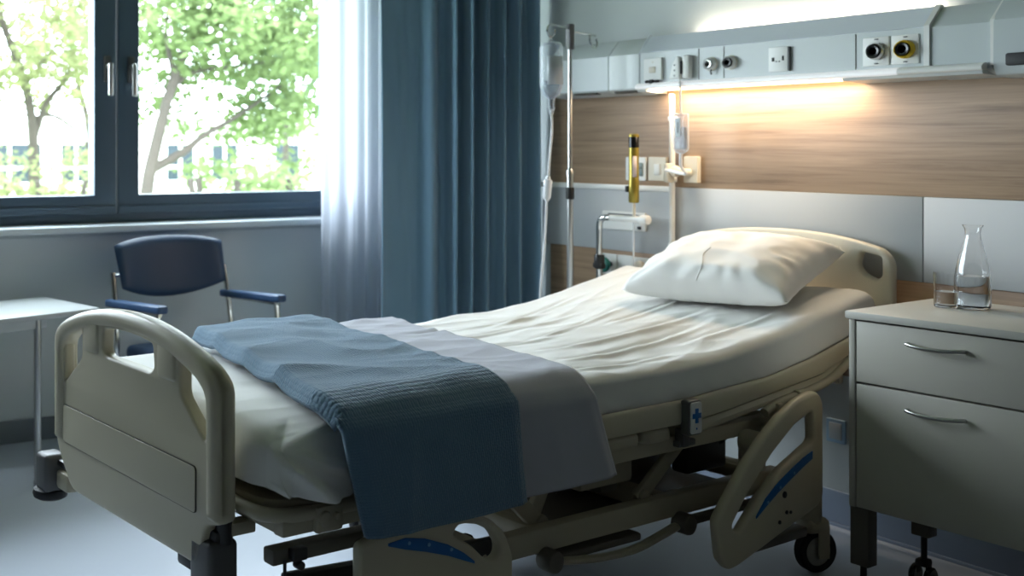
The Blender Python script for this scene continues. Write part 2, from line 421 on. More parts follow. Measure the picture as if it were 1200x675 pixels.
tree([([down(a0), at(40, 300, Y1), a0, at(38, 150, Y1), at(28, 95, Y1), at(8, 40, Y1), at(-20, -30, Y1)], .10, .04),
      ([at(39, 165, Y1), at(55, 120, Y1), at(80, 85, Y1), at(90, 10, Y1)], .05, .02),
      ([at(36, 140, Y1), at(60, 135, Y1), at(85, 150, Y1), at(110, 180, Y1)], .035, .015),
      ([at(30, 100, Y1), at(60, 60, Y1), at(90, 40, Y1)], .03, .012)],
     [(at(20, 20, Y1), (1.5, 1.4, .95), 1100), (at(80, 60, Y1-.5), (1.0, .9, .75), 600), (at(60, -40, Y1), (2.0, 1.5, 1.0), 700), (at(20, 205, Y1-.5), (.6, .5, .25), 90), (at(100, 110, Y1), (.7, .8, .5), 200), (at(-60, 80, Y1), (1.2, 1, .9), 450), (at(95, 195, Y1), (.7, .6, .4), 130)],
     leafB, 'pale spring tree with curved trunk seen through the pane over the side table')
Y2 = 9.2
b0 = at(172, 225, Y2)
tree([([down(b0), at(172, 300, Y2), b0, at(184, 165, Y2), at(200, 105, Y2), at(222, 50, Y2), at(255, 0, Y2), at(280, -50, Y2)], .085, .03),
      ([at(176, 200, Y2), at(215, 178, Y2), at(240, 158, Y2), at(275, 138, Y2), at(330, 100, Y2)], .05, .012),
      ([at(200, 105, Y2), at(225, 85, Y2), at(270, 78, Y2), at(320, 72, Y2)], .03, .01),
      ([at(222, 50, Y2), at(245, 30, Y2), at(300, 20, Y2)], .025, .01),
      ([at(205, 95, Y2), at(195, 40, Y2), at(200, -20, Y2)], .03, .012)],
     [(at(240, 20, Y2), (1.2, 1.2, .75), 950), (at(320, 60, Y2), (.95, 1.0, .7), 700), (at(200, 0, Y2), (.9, 1, .7), 500), (at(300, 130, Y2+.5), (.8, .8, .5), 380), (at(350, 150, Y2), (.5, .6, .5), 220), (at(265, 205, Y2), (.6, .5, .2), 120), (at(360, 20, Y2), (.9, 1, .8), 500), (at(190, 110, Y2+.6), (.45, .5, .5), 130), (at(330, -40, Y2), (1.5, 1.2, .7), 500)],
     leafA, 'bright green tree with forked trunk seen through the pane beside the sheer curtain')
Y3 = 17.5
c0 = at(108, 236, Y3)
tree([([down(c0), at(112, 300, Y3), c0, at(104, 150, Y3), at(90, 90, Y3), at(84, 20, Y3), at(80, -60, Y3)], .10, .03),
      ([at(98, 120, Y3), at(70, 90, Y3), at(50, 40, Y3)], .04, .012)],
     [(at(95, 30, Y3), (1.4, 1.3, 1.0), 650), (at(30, 70, Y3), (1.6, 1.3, .9), 500), (at(100, -50, Y3), (2.2, 1.5, 1.0), 500)],
     leafB, 'thin leaning tree standing just behind the pale curved-trunk tree', .06)
Y4 = 20.0
d0 = at(330, 240, Y4)
tree([([down(d0), at(330, 300, Y4), d0, at(336, 150, Y4), at(328, 60, Y4), at(345, -40, Y4)], .12, .03),
      ([at(334, 130, Y4), at(375, 90, Y4), at(420, 60, Y4)], .05, .015)],
     [(at(330, 80, Y4), (1.5, 1.4, 1.1), 850), (at(400, 40, Y4), (1.8, 1.5, 1.4), 900), (at(270, 0, Y4), (1.6, 1.4, 1.0), 500), (at(420, 150, Y4), (1.2, 1, .8), 400)],
     leafC, 'deeper green tree far off behind the forked tree, in front of the white building', .075)
# shrubs under the trees
def bush(px, py, Y, rad, n, lm, label):
    c = at(px, py, Y); t = thing('shrub', label, 'shrub', (c.x, c.y, GZ), 0, 'shrubs outside the window'); o_ = Vector((c.x, c.y, GZ))
    st = M(o_)
    for k in range(6):
        a = k*PI/3; st.tube(catmull([Vector((c.x, c.y, GZ)), Vector((c.x+.1*math.cos(a), c.y+.1*math.sin(a), (GZ+c.z)/2)), Vector((c.x+rad[0]*.6*math.cos(a), c.y+rad[1]*.6*math.sin(a), c.z+.2))], 4), .03, 6)
    st.build('stem', bark, t)
    l = M(o_); leaf_cloud(l, c, rad, n, .055); l.build('foliage', lm, t, smooth=False)
bush(60, 232, 10.9, (.9, .6, .20), 300, leafB, 'low pale shrub below the pale curved-trunk tree')
bush(285, 238, 7.4, (.8, .6, .16), 260, leafA, 'low bright shrub below the forked tree')
# building opposite
BY = 27.0
bl = at(-60, 170, BY); br = at(520, 170, BY)
bd = thing('building', 'white rendered building with dark windows seen through the trees', 'building', (bl.x, BY, GZ))
bw = M((bl.x, BY, GZ)); bw.box((bl.x-6, BY, GZ), (br.x+6, BY+6, 1.9), .02)
bw.box((bl.x-6.2, BY-.25, 1.9), (br.x+6.2, BY+6.2, 2.15), .02).box((bl.x-6, BY-.12, .0), (br.x+6, BY, .12), .01)
bw.build('wall', facade, bd)
for px in (-50, 10, 88, 210, 262, 335, 400, 460):
    p = at(px, 170, BY); p = Vector((p.x, BY, 0))
    for z0 in (.28,):
        fr_ = M((bl.x, BY, GZ)); wdt, hh = (.50 if px != 10 else .95), 1.15
        fr_.box((p.x-wdt, BY-.05, z0), (p.x+wdt, BY-.01, z0+hh), .01)
        wn = fr_.build('window', facade_glass, bd)
        g = M((bl.x, BY, GZ))
        for xx in (-wdt, -.03, wdt-.06): g.box((p.x+xx, BY-.08, z0), (p.x+xx+.06, BY-.04, z0+hh))
        for zz in (z0, z0+.42, z0+hh-.06): g.box((p.x-wdt, BY-.08, zz), (p.x+wdt, BY-.04, zz+.06))
        g.build('window_bars', facade, wn, smooth=False)

# ================================================================== CURTAINS
def drape(name, x0, y0, x1, y1, z0, z1, folds, amp, m, solid, seed, nx=220, nzv=24, flare=0.0, flat=None):
    dx, dy = x1-x0, y1-y0; L = math.hypot(dx, dy); nxv = Vector((-dy/L, dx/L, 0)); org = Vector(((x0+x1)/2, (y0+y1)/2, z0))
    def fn(a, b):
        z = z0+(z1-z0)*b; t = a+.02*nz(a*4+seed, b*1.2, seed)
        tt = t if flat is None else t-flat*sm(0, .45, t)*(1-t)*1.2
        ph = tt*folds*2*PI+1.5*nz(t*folds*.4, seed*3.1)*PI
        k = amp*(.6+.7*nz(t*folds*.5+9, seed, b*.6))*(1 if flat is None else .45+.75*sm(.12, .5, t))
        d = k*(math.sin(ph)+.28*math.sin(2*ph+1.1)+.25*nz(t*26, b*1.5, seed))
        s_ = 1+flare*(1-b)*.5
        p = Vector((x0+dx*t, y0+dy*t, z))+nxv*d*s_
        return p
    return M(org).grid(fn, nx, nzv).build(name, m, solid=solid), org
c_, org = drape('curtain', 3.060, 3.89, 3.712, 3.580, .04, 2.62, 7.0, .052, curtain_m, .004, 2.0, 260, 24, 0, .25)
tag(place(c_, org), 'long slate blue curtain hanging in deep folds between window and headboard wall', 'curtain')
c_, org = drape('sheer_curtain', 3.035, 4.30, 3.52, 4.27, .03, 2.64, 6, .022, sheer_m, None, 5.0, 160)
tag(place(c_, org), 'white translucent sheer curtain at the side of the window', 'curtain')

# ================================================================== BED
BO = Vector((2.5, 2.33, 0))
bed = thing('hospital_bed', 'cream adjustable hospital bed on castors with moulded end boards', 'bed', wf(2.5, 2.33), BED)
def B(): return M(BO)
# footboard ----------------------------------------------------------
vc, hw = 2.375, .418
def arch(h, top, dz, n=14, x=hw):
    """top arc from +x to -x"""
    return [(vc+x-2*x*i/n, top-dz*abs(1-2*i/n)**2.2) for i in range(n+1)]
outer = [(vc-.33, .352), (vc+.32, .346), (vc+.395, .43), (vc+hw, .47), (vc+hw, .755)] + arch(0, .880, .072, 14, hw-.045) + [(vc-hw, .775), (vc-hw, .47), (vc-.36, .455)]
outer = rounded(outer, [.02, .03, .02, .02, .06]+[.02]*15+[.06, .02, .02])
def hole_side(sg):
    pts = [(vc+sg*.255, .812), (vc+sg*.362, .775), (vc+sg*.362, .640), (vc+sg*.255, .725)]
    return rounded(pts, [.018, .03, .014, .018])
hm = [(vc+.125, .822), (vc+.06, .829), (vc, .831), (vc-.06, .829), (vc-.125, .822), (vc-.132, .765), (vc-.112, .752), (vc+.112, .752), (vc+.132, .765)]
hm = rounded(hm, .012)
fb = B().plate(outer, [hole_side(1), hole_side(-1), hm], .036, .009, lambda a, b, d: Vector((1.335+d, a, b)))
# thick rim
inner = [(vc+hw-.050, .47), (vc+hw-.052, .745)] + arch(0, .836, .064, 14, hw-.085) + [(vc-hw+.052, .745), (vc-hw+.050, .47)]
rim = [(vc-hw, .47), (vc-hw, .775)] + arch(0, .880, .072, 14, hw-.045)[::-1] + [(vc+hw, .775), (vc+hw, .47)] + inner
rim = rounded(rim, [.014, .07]+[.02]*15+[.07, .014, .014, .06]+[.015]*15+[.06, .014])
fb.plate(rim, [], .062, .020, lambda a, b, d: Vector((1.337+d, a, b)))
# moulded bosses around the grips
for sg in (1, -1):
    fb.box((1.312, vc+sg*.195-.045, .745), (1.358, vc+sg*.195+.045, .84), .014, 3)
fbo = fb.build('footboard', cream, bed)
ip = rounded([(vc-.325, .470), (vc+.365, .470), (vc+.365, .577), (vc-.325, .577)], .012)
ip2 = rounded([(vc-.3232, .4718), (vc+.3632, .4718), (vc+.3632, .5752), (vc-.3232, .5752)], .0105)
B().plate(ip, [], .004, .0005, lambda a, b, d: Vector((1.3165+d, a, b))).build('inlay_seam', seam_dark, fbo)
B().plate(ip2, [], .006, .001, lambda a, b, d: Vector((1.3160+d, a, b))).build('inlay_panel', cream, fbo)
# headboard ----------------------------------------------------------
hc, hh = 2.180, .362
oh = [(hc-hh+.02, .58), (hc+hh-.02, .58), (hc+hh, .70), (hc+hh, .93)]+[(hc+(hh-.03)*(1-2*i/12), 1.012-.045*abs(1-i/6)**2.4) for i in range(13)]+[(hc-hh, .93), (hc-hh, .70)]
oh = rounded(oh, [.02, .02, .04, .04]+[.02]*13+[.04, .04])
def hand(sg): return rounded([(hc+sg*.268, .954), (hc+sg*.330, .944), (hc+sg*.330, .876), (hc+sg*.31, .866), (hc+sg*.275, .882), (hc+sg*.258, .907)], .014)
slot = rounded([(hc+.19, .957), (hc, .979), (hc-.17, .960), (hc-.175, .932), (hc, .945), (hc+.185, .932)], .012)
hb = B().plate(oh, [hand(1), hand(-1), slot], .034, .010, lambda a, b, d: Vector((3.845+d, a, b)))
hb.box((3.83, hc-.20, .50), (3.86, hc+.20, .60), .01)
hb.build('headboard', cream_lit, bed)
# bumpers ------------------------------------------------------------
def bumper(u, v, s_):
    b = B(); hb_ = .045 if s_ < 0 else .038
    b.box((u-hb_, v-hb_, .292), (u+.034, v+hb_, .418 if s_ < 0 else .402), .014, 3)
    o = b.build('corner_housing', dark_grey, bed)
    B().lathe([(.0, .266), (.040, .266), (.050, .272), (.053, .282), (.050, .294), (.04, .299), (0, .299)], (u, v+s_*.01, 0), 32).build('bumper_disc', black, o)
    if s_ < 0: B().cyl((u+.002, v-.03, .41), (u+.002, v-.03, .468), .020).build('post_socket', dark_metal, o)
    return o
bumper(1.345, 2.880, 1); bumper(1.362, 2.040, -1)
B().box((1.345, 2.78, .37), (1.375, 2.86, .39), .006).build('bumper_arm', dark_metal, bed)
B().box((1.335, 2.00, .41), (1.37, 2.10, .44), .008).build('bumper_arm', dark_metal, bed)
B().box((1.335, 2.76, .31), (1.38, 2.835, .365), .012).build('corner_lug', cream_metal, bed)
lug = B().box((1.325, 2.085, .325), (1.37, 2.150, .362), .008)
lug.build('corner_lug', dark_metal, bed)
# platform sections ---------------------------------------------------
def zbot(u): return interp([(1.3, .533), (2.80, .533), (2.98, .548), (3.17, .568), (3.46, .60), (3.585, .636), (3.78, .69)], u)
def ztop(u): return interp([(1.3, .684), (2.70, .686), (3.0, .702), (3.2, .723), (3.4, .750), (3.6, .788), (3.80, .826)], u)
def panel(u0, u1, v0, v1, dz0, dz1, r=.05):
    out = rounded([(u0, v0), (u1, v0), (u1, v1), (u0, v1)], r)
    return B().plate(out, [], dz1-dz0, .010, lambda a, b, d: Vector((a, b, (zbot(a)-.002)+(dz0+dz1)/2+d)))
panel(1.41, 2.13, 1.885, 2.75, -.046, -.012, .11).build('foot_section', cream_metal, bed)
panel(2.15, 2.60, 1.842, 2.76, -.034, 0, .03).build('thigh_section', cream_metal, bed)
panel(2.62, 2.735, 1.842, 2.76, -.036, 0, .03).build('seat_section', cream_metal, bed)
nb = B()
def backp(a, b): return Vector((2.78+a*.97, 1.86+b*.88, 0))
out = rounded([(2.78, 1.853), (3.77, 1.853), (3.77, 2.74), (2.78, 2.74)], .05)
# finer outline along the long sides so that the slab can bend
def densify(o_, st=.04):
    r_ = []
    for i, p in enumerate(o_):
        q = o_[(i+1) % len(o_)]; n_ = max(1, int((q-p).length/st))
        for k in range(n_): r_.append(p+(q-p)*k/n_)
    return r_
bs = B()
segs = [(2.78+.99*i/16, 2.78+.99*(i+1)/16) for i in range(16)]
def bandz(u): return zbot(u)-.004
vs = []; fs = []
for i in range(17):
    u = 2.78+.99*i/16; th = .038-.016*(i/16); z = bandz(u)
    for v, zz in ((1.838, z-.012), (1.846, z), (2.74, z), (2.748, z-.012), (2.74, z-th), (1.850, z-th), (1.839, z-th+.010)): vs.append(Vector((u, v, zz)))
for i in range(16):
    for k in range(7): fs.append((i*7+k, i*7+(k+1) % 7, (i+1)*7+(k+1) % 7, (i+1)*7+k))
fs.append(tuple(range(6, -1, -1))); fs.append(tuple(16*7+k for k in range(7)))
bs.add(vs, fs); bs.build('back_section', cream_metal, bed)
rim_v = []; rim_f = []
for i in range(49):
    u = 1.72+(3.775-1.72)*i/48; zb_ = zbot(u)+.004; zt_ = interp([(1.3, .588), (2.4, .600), (2.8, .602), (3.19, .623), (3.42, .657), (3.64, .705), (3.81, .745)], u)
    for v, zz in ((1.845, zt_-.004), (1.842, zt_+.001), (1.838, zt_-.002), (1.8345, zt_-.010), (1.8345, zb_+.008), (1.838, zb_), (1.845, zb_)): rim_v.append(Vector((u, v, zz)))
for i in range(48):
    for k in range(7): rim_f.append((i*7+k, i*7+(k+1) % 7, (i+1)*7+(k+1) % 7, (i+1)*7+k))
rim_f.append(tuple(range(6, -1, -1))); rim_f.append(tuple(48*7+k for k in range(7)))
B().add(rim_v, rim_f).build('platform_rim', cream, bed)
# pull-rail running along the raised back section
pr = B().tube(catmull([(3.15, 1.835, .522), (3.22, 1.832, .545), (3.36, 1.832, .560), (3.50, 1.834, .585), (3.62, 1.836, .635), (3.74, 1.84, .69)], 6), .013, 10)
pr.build('back_lift_bar', cream_metal, bed)
br_ = B().box((3.185, 1.812, .448), (3.21, 1.838, .548), .006).knob((3.197, 1.865, .462), (3.197, 1.815, .462), .022)
br_.build('rail_post', cream_metal, bed)
B().box((3.30, 1.815, .50), (3.335, 1.838, .572), .006).build('rail_post', cream_metal, bed)
# upper side frames ----------------------------------------------------
uf = B()
for v in (1.885, 2.735):
    uf.box((1.42, v-.018, .452), (3.30, v+.018, .497), .006)
for u in (1.44, 2.05, 2.68, 3.28): uf.box((u-.02, 1.89, .455), (u+.02, 2.73, .490), .006)
uf.build('upper_frame', cream_metal, bed)
# end frame tube, rounded corner just behind the footboard
et = B().tube(catmull([(1.76, 1.868, .498), (1.55, 1.868, .498), (1.455, 1.872, .498), (1.405, 1.90, .498), (1.392, 1.97, .498), (1.392, 2.30, .498), (1.392, 2.66, .498), (1.42, 2.74, .498), (1.60, 2.765, .498)], 6), .0165, 10)
et.build('end_retainer_tube', cream_metal, bed)
for v in (1.99, 2.70):
    B().box((1.372, v, .425), (1.44, v+.04, .456), .006).build('footboard_bracket', cream_metal, bed)
for v in (1.875, 2.70):
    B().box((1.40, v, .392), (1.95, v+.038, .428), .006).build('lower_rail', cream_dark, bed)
bk = B().box((1.50, 1.848, .452), (1.575, 1.868, .512), .008).knob((1.52, 1.868, .486), (1.52, 1.84, .486), .017).knob((1.552, 1.868, .488), (1.552, 1.838, .488), .008)
bk.build('siderail_latch', cream_metal, bed)
pg = B().box((1.44, 1.852, .402), (1.478, 1.875, .430), .004).cyl((1.43, 1.872, .405), (1.425, 1.868, .30), .004).knob((1.46, 1.873, .392), (1.46, 1.85, .392), .010)
pg.build('cable_clip', dark_metal, bed)
# base frame ------------------------------------------------------------
bf = B()
for v in (1.985, 2.665): bf.box((2.10, v-.02, .215), (3.47, v+.02, .281), .007)
for u in (2.14, 2.42, 2.92, 3.44): bf.box((u-.025, 2.0, .22), (u+.025, 2.65, .275), .006)
bf.box((3.40, 1.84, .225), (3.47, 2.80, .272), .007); bf.box((2.36, 1.97, .225), (2.43, 2.80, .272), .007)
bf.build('base_frame', cream_metal, bed)
# lift arms --------------------------------------------------------------
def bar(m_, p, q, w_, t_):
    p = Vector(p); q = Vector(q); d = (q-p); L = d.length; mid = (p+q)/2
    rot = Matrix.Rotation(-math.atan2(d.z, d.x), 4, 'Y')
    m_.box((-L/2, -t_/2, -w_/2), (L/2, t_/2, w_/2), min(w_, t_)*.25, 2, Matrix.Translation(mid) @ rot)
for v in (2.03, 2.62):
    a = B(); bar(a, (2.80, v-.028, .275), (3.06, v-.028, .462), .045, .016); a.knob((2.82, v-.045, .287), (2.82, v-.010, .287), .020).knob((3.04, v-.045, .445), (3.04, v-.010, .445), .020); a.build('lift_arm', cream_metal, bed)
    a = B(); bar(a, (2.42, v, .262), (2.20, v, .455), .05, .02); bar(a, (2.42, v+.03, .262), (2.53, v+.03, .455), .045, .02); a.knob((2.42, v-.018, .27), (2.42, v+.05, .27), .022); a.build('lift_arm', cream_metal, bed)
for v in (1.97, 2.55):
    a = B(); bar(a, (1.50, v, .30), (2.18, v, .262), .055, .03); a.build('tie_bar', dark_metal, bed)
a = B(); bar(a, (1.47, 2.05, .19), (2.18, 2.05, .25), .05, .03); a.build('tie_bar', dark_metal, bed)
# motors ------------------------------------------------------------------
mb = B().box((2.60, 2.035, .318), (2.83, 2.17, .415), .010).box((2.64, 2.05, .415), (2.79, 2.15, .44), .006)
mb.build('motor_housing', cream_metal, bed)
mb = B().cyl((2.70, 2.09, .37), (3.05, 2.20, .40), .026).cyl((3.05, 2.20, .40), (3.26, 2.26, .43), .014).box((2.90, 2.12, .34), (3.06, 2.24, .44), .012)
mb.build('actuator', cream_dark, bed)
mb = B().box((2.95, 2.30, .30), (3.30, 2.48, .40), .012).cyl((2.60, 2.45, .30), (2.95, 2.40, .35), .025).tube(catmull([(3.05, 2.18, .44), (3.12, 2.1, .34), (3.25, 2.05, .36), (3.33, 2.0, .45)], 6), .006, 8)
mb.build('control_box', black, bed)
B().box((2.80, 2.28, .20), (3.36, 2.62, .42), .03).build('underbed_shade_block', cream_dark, bed)  # added dark block: hides the bright floor, stands in for shade under the bed
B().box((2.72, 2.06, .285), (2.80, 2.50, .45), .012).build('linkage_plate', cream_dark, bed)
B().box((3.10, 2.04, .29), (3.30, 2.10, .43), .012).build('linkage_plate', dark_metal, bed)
B().box((2.46, 2.012, .196), (3.40, 2.638, .212), .006).build('underbed_shade_plate', cream_dark, bed)  # added dark plate: blocks window light and covers the lit floor below
# brake bar ------------------------------------------------------------------
bb = B().tube(catmull([(2.365, 1.955, .198), (2.45, 1.955, .182), (2.58, 1.955, .166), (2.72, 1.955, .162), (2.83, 1.955, .178), (2.945, 1.955, .200)], 8), .015, 10, flat=.7)
bbo = bb.build('brake_bar', cream_metal, bed)
for u, z in ((2.368, .2), (2.943, .2)):
    B().knob((u, 1.975, z), (u, 1.925, z), .031).build('bar_knob', cream_dark, bbo)
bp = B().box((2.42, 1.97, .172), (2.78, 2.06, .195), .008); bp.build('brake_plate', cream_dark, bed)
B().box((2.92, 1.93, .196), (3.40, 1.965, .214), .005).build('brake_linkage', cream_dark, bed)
# castors --------------------------------------------------------------------
def castor(u, v, rot=0.0):
    p = M(); p.knob((0, 0, .150), (0, 0, .262), .031, bev=.2).box((-.034, -.031, .122), (.050, .031, .170), .018, 3)
    p.box((.006, -.030, .046), (.044, -.022, .15), .010, 2).box((.006, .022, .046), (.044, .030, .15), .010, 2)
    ro = M((0, 0, 0))
    o = p.build('castor', cream_metal, bed); o.location = Vector((u, v, 0))-BO; o.rotation_euler = (0, 0, rot)
    wl = M()
    ax = (0, 1, 0); c0 = (.018, 0, .066)
    tr_ = [(.045, -.016), (.060, -.017), (.066, -.010), (.066, .010), (.060, .017), (.045, .016)]
    wl.ring(tr_, c0, 36, ax); wl.build('tyre', black, o)
    hb_ = M().lathe([(0, -.014), (.02, -.016), (.046, -.010), (.046, .010), (.02, .016), (0, .014)], c0, 32, ax); hb_.build('wheel_hub', wheel_grey, o)
    return o
castor(3.415, 1.85, -.32); castor(3.435, 2.78, .1); castor(2.40, 2.72, -.2); castor(2.13, 1.985, .3)
# side rails -----------------------------------------------------------------
o1 = [(2.828, .275), (2.846, .165), (2.885, .130), (2.93, .135), (3.325, .236), (3.352, .26), (3.350, .545), (3.325, .575), (3.285, .577), (3.219, .562), (3.130, .525), (3.048, .474), (2.965, .412), (2.887, .336), (2.850, .300)]
h1 = [(3.292, .520), (3.200, .490), (3.09, .424), (2.966, .323), (2.898, .252), (2.910, .232), (2.936, .230), (3.028, .308), (3.132, .372), (3.285, .428), (3.296, .44)]
def side_rail(out, hol, strip, vv, par, bosses=()):
    r = B().plate(rounded(out, .016), [rounded(hol, .014)], .030, .012, lambda a, b, d: Vector((a, vv+d, b)))
    o = r.build('side_rail', cream, par)
    n_ = len(strip)
    up = [Vector((p[0], p[1]+.5*p[2])) for p in strip]; lo = [Vector((p[0], p[1]-.5*p[2])) for p in strip][::-1]
    B().plate(up+lo, [], .003, .0005, lambda a, b, d: Vector((a, vv-.0162+d, b))).build('blue_strip', strip_blue, o)
    for k in range(3):
        i = 1+k*(n_-2)//3; p = strip[i]
        B().knob((p[0]+.01, vv-.017, p[1]), (p[0]+.01, vv-.0192, p[1]), .0045, 12).build('strip_symbol', mark_blue, o)
    for (a, b, r0) in bosses:
        B().knob((a, vv-.014, b), (a, vv-.0185, b), r0, 16).build('screw_cap', dark_metal, o)
    return o
st1 = [(3.005, .258, .006), (3.05, .292, .024), (3.11, .325, .028), (3.18, .356, .028), (3.24, .38, .026), (3.286, .395, .022)]
side_rail(o1, h1, st1, 1.79, bed, ((3.145, .300, .010), (3.155, .248, .006), (3.12, .225, .006), (3.175, .245, .005)))
B().box((2.98, 1.81, .135), (3.33, 1.86, .165), .006, 2, ).build('rail_hinge', cream_dark, bed)
B().knob((3.10, 1.80, .44), (3.10, 1.87, .44), .035).box((3.07, 1.81, .36), (3.12, 1.87, .45), .01).build('rail_pivot', cream_metal, bed)
o2 = [(1.578, .12), (1.578, .43), (1.62, .442), (1.85, .442), (1.925, .436), (1.985, .420), (2.035, .378), (2.060, .32), (2.060, .16), (2.03, .12)]
h2 = [(1.885, .425), (1.945, .412), (1.985, .392), (2.012, .352), (2.010, .330), (1.990, .321), (1.965, .330), (1.925, .366), (1.86, .405)]
st2 = [(1.66, .418, .006), (1.71, .412, .026), (1.77, .398, .030), (1.84, .374, .026), (1.89, .350, .018), (1.925, .330, .006)]
side_rail(o2, h2, st2, 1.815, bed)
far = side_rail(o1, h1, st1, 2.845, bed)
B().knob((3.10, 2.75, .44), (3.10, 2.83, .44), .035).build('rail_pivot', cream_metal, bed)
# bedside control plaque --------------------------------------------------------
pq = rounded([(3.028, .505), (3.086, .505), (3.086, .602), (3.028, .602)], .012)
hold = B().plate(pq, [], .028, .006, lambda a, b, d: Vector((a-.27, 1.826+d, b+.003-(0.0))))
hold.box((2.77, 1.836, .470), (2.80, 1.864, .52), .005).box((2.765, 1.845, .468), (2.84, 1.866, .486), .004)
# positions: plaque centre u=2.787, z=.505
ho = hold.build('control_plaque', dark_grey, bed)
pf = rounded([(2.763, .514), (2.811, .514), (2.811, .600), (2.763, .600)], .009)
B().plate(pf, [], .004, .0012, lambda a, b, d: Vector((a, 1.811+d, b))).build('plaque_face', white_plastic, ho)
cr_ = B().box((2.780, 1.8075, .543), (2.794, 1.8092, .583), .0006).box((2.768, 1.8074, .556), (2.806, 1.8091, .570), .0006)
cr_.build('cross_symbol', strip_blue, ho)
B().knob((2.787, 1.8095, .528), (2.787, 1.8078, .528), .003, 12).build('indicator_dot', strip_blue, ho)

# ================================================================== BEDDING
# mattress
def mat_section(u, n=6):
    """rounded rectangle section (v, z)"""
    v0, v1, z0, z1, r = 1.876, 2.760, zbot(u)+.003, ztop(u)-.020-.055*sm(1.70, 1.42, u), .035
    P = []
    for (cx_, cz_, a0) in ((v0+r, z0+r, PI), (v1-r, z0+r, 1.5*PI), (v1-r, z1-r, 0), (v0+r, z1-r, .5*PI)):
        for k in range(n+1):
            a = a0+.5*PI*k/n; P.append((cx_+r*math.cos(a), cz_+r*math.sin(a)))
    return P
def round_corner(u, v, U0, V0, rc):
    e1, e2 = U0+rc-u, V0+rc-v
    if e1 > 0 and e2 > 0:
        m = max(e1, e2); L = math.hypot(e1, e2); k = m/L
        return U0+rc-e1*k, V0+rc-e2*k
    return u, v
MO = wf(2.5, 2.33, .535); mo = Vector((2.5, 2.33, .535))
mm = M(mo); vs = []; fs = []; US = [1.415, 1.418, 1.43]+[1.45+i*(3.76-1.45)/48 for i in range(49)]+[3.778, 3.785, 3.788]
for i, u in enumerate(US):
    sec = mat_section(u); sh = 1.0
    if i < 2: sh = (.93, .97)[i]
    if i > len(US)-3: sh = (.97, .93)[i-len(US)+2]
    zc = (zbot(u)+ztop(u))/2; vcn = 2.3185
    for v, z in sec: vs.append(Vector((u, vcn+(v-vcn)*(1-(1-sh)*.25), zc+(z-zc)*sh)))
ns = len(mat_section(2.0))
for i in range(len(US)-1):
    for k in range(ns): fs.append((i*ns+k, i*ns+(k+1) % ns, (i+1)*ns+(k+1) % ns, (i+1)*ns+k))
fs.append(tuple(range(ns-1, -1, -1))); fs.append(tuple((len(US)-1)*ns+k for k in range(ns)))
vs = [Vector((*round_corner(p.x, p.y, 1.415, 1.876, .11), p.z)) for p in vs]
mm.add(vs, fs)
tag(place(mm.build('mattress', mattress_m), MO, BED), 'cream vinyl mattress with raised head end under the white sheet', 'mattress')

def fold1(a, lo, hi, r):
    """unroll: a along the cloth -> (position, drop)"""
    L = r*PI/2
    if a < lo+r:
        d = lo+r-a
        if d < L: return lo+r-r*math.sin(d/r), r-r*math.cos(d/r)
        return lo, r+(d-L)
    if a > hi-r:
        d = a-(hi-r)
        if d < L: return hi-r+r*math.sin(d/r), r-r*math.cos(d/r)
        return hi, r+(d-L)
    return a, 0.0
def ridg(x): return (1-abs(x))**2
CREASES = [(2.42, 2.02, 3.40, 2.10, .010, .014), (2.50, 2.17, 3.55, 2.16, .011, .015), (2.62, 2.30, 3.38, 2.38, .010, .013), (2.30, 2.42, 3.30, 2.50, .010, .014),
           (2.75, 2.53, 3.45, 2.62, .008, .012), (2.55, 2.60, 3.20, 2.55, .007, .012), (2.95, 1.96, 3.62, 2.00, .008, .014), (2.38, 1.93, 2.95, 1.96, .008, .012), (3.0, 2.25, 3.6, 2.34, .007, .011), (2.45, 2.32, 2.9, 2.28, .007, .011)]
def wrinkle(u, v):
    w_ = .0095*ridg(nz(u*1.1+v*.5+3, v*6.5-u*1.6, .3))+.006*ridg(nz(u*2.0-v*1.0, v*11+u*2.4, 2.0))+.006*nz(u*2.2, v*3.0, 5.0)
    w_ += .0045*ridg(nz(u*1.6+v*3.2, v*5-u*5.0, 6.1))
    w_ = w_*.75*(.6+.4*sm(1.5, 2.3, u))+.005*sm(2.2, 3.0, u)*math.sin((v*9.0-u*4.2)+2.0*nz(u*1.5, v*2.0, 8))
    for (ua, va, ub, vb, hgt, wid) in CREASES:
        t = (u-ua)/(ub-ua)
        if -.05 < t < 1.05:
            d = v-(va+(vb-va)*t+.018*math.sin(t*3+ua*9)); q = d/wid
            if abs(q) < 4: w_ += .68*hgt*sm(0, .25, t)*sm(1, .6, t)*(math.exp(-q*q)-.8*math.exp(-(q-1.7)**2))
    return w_
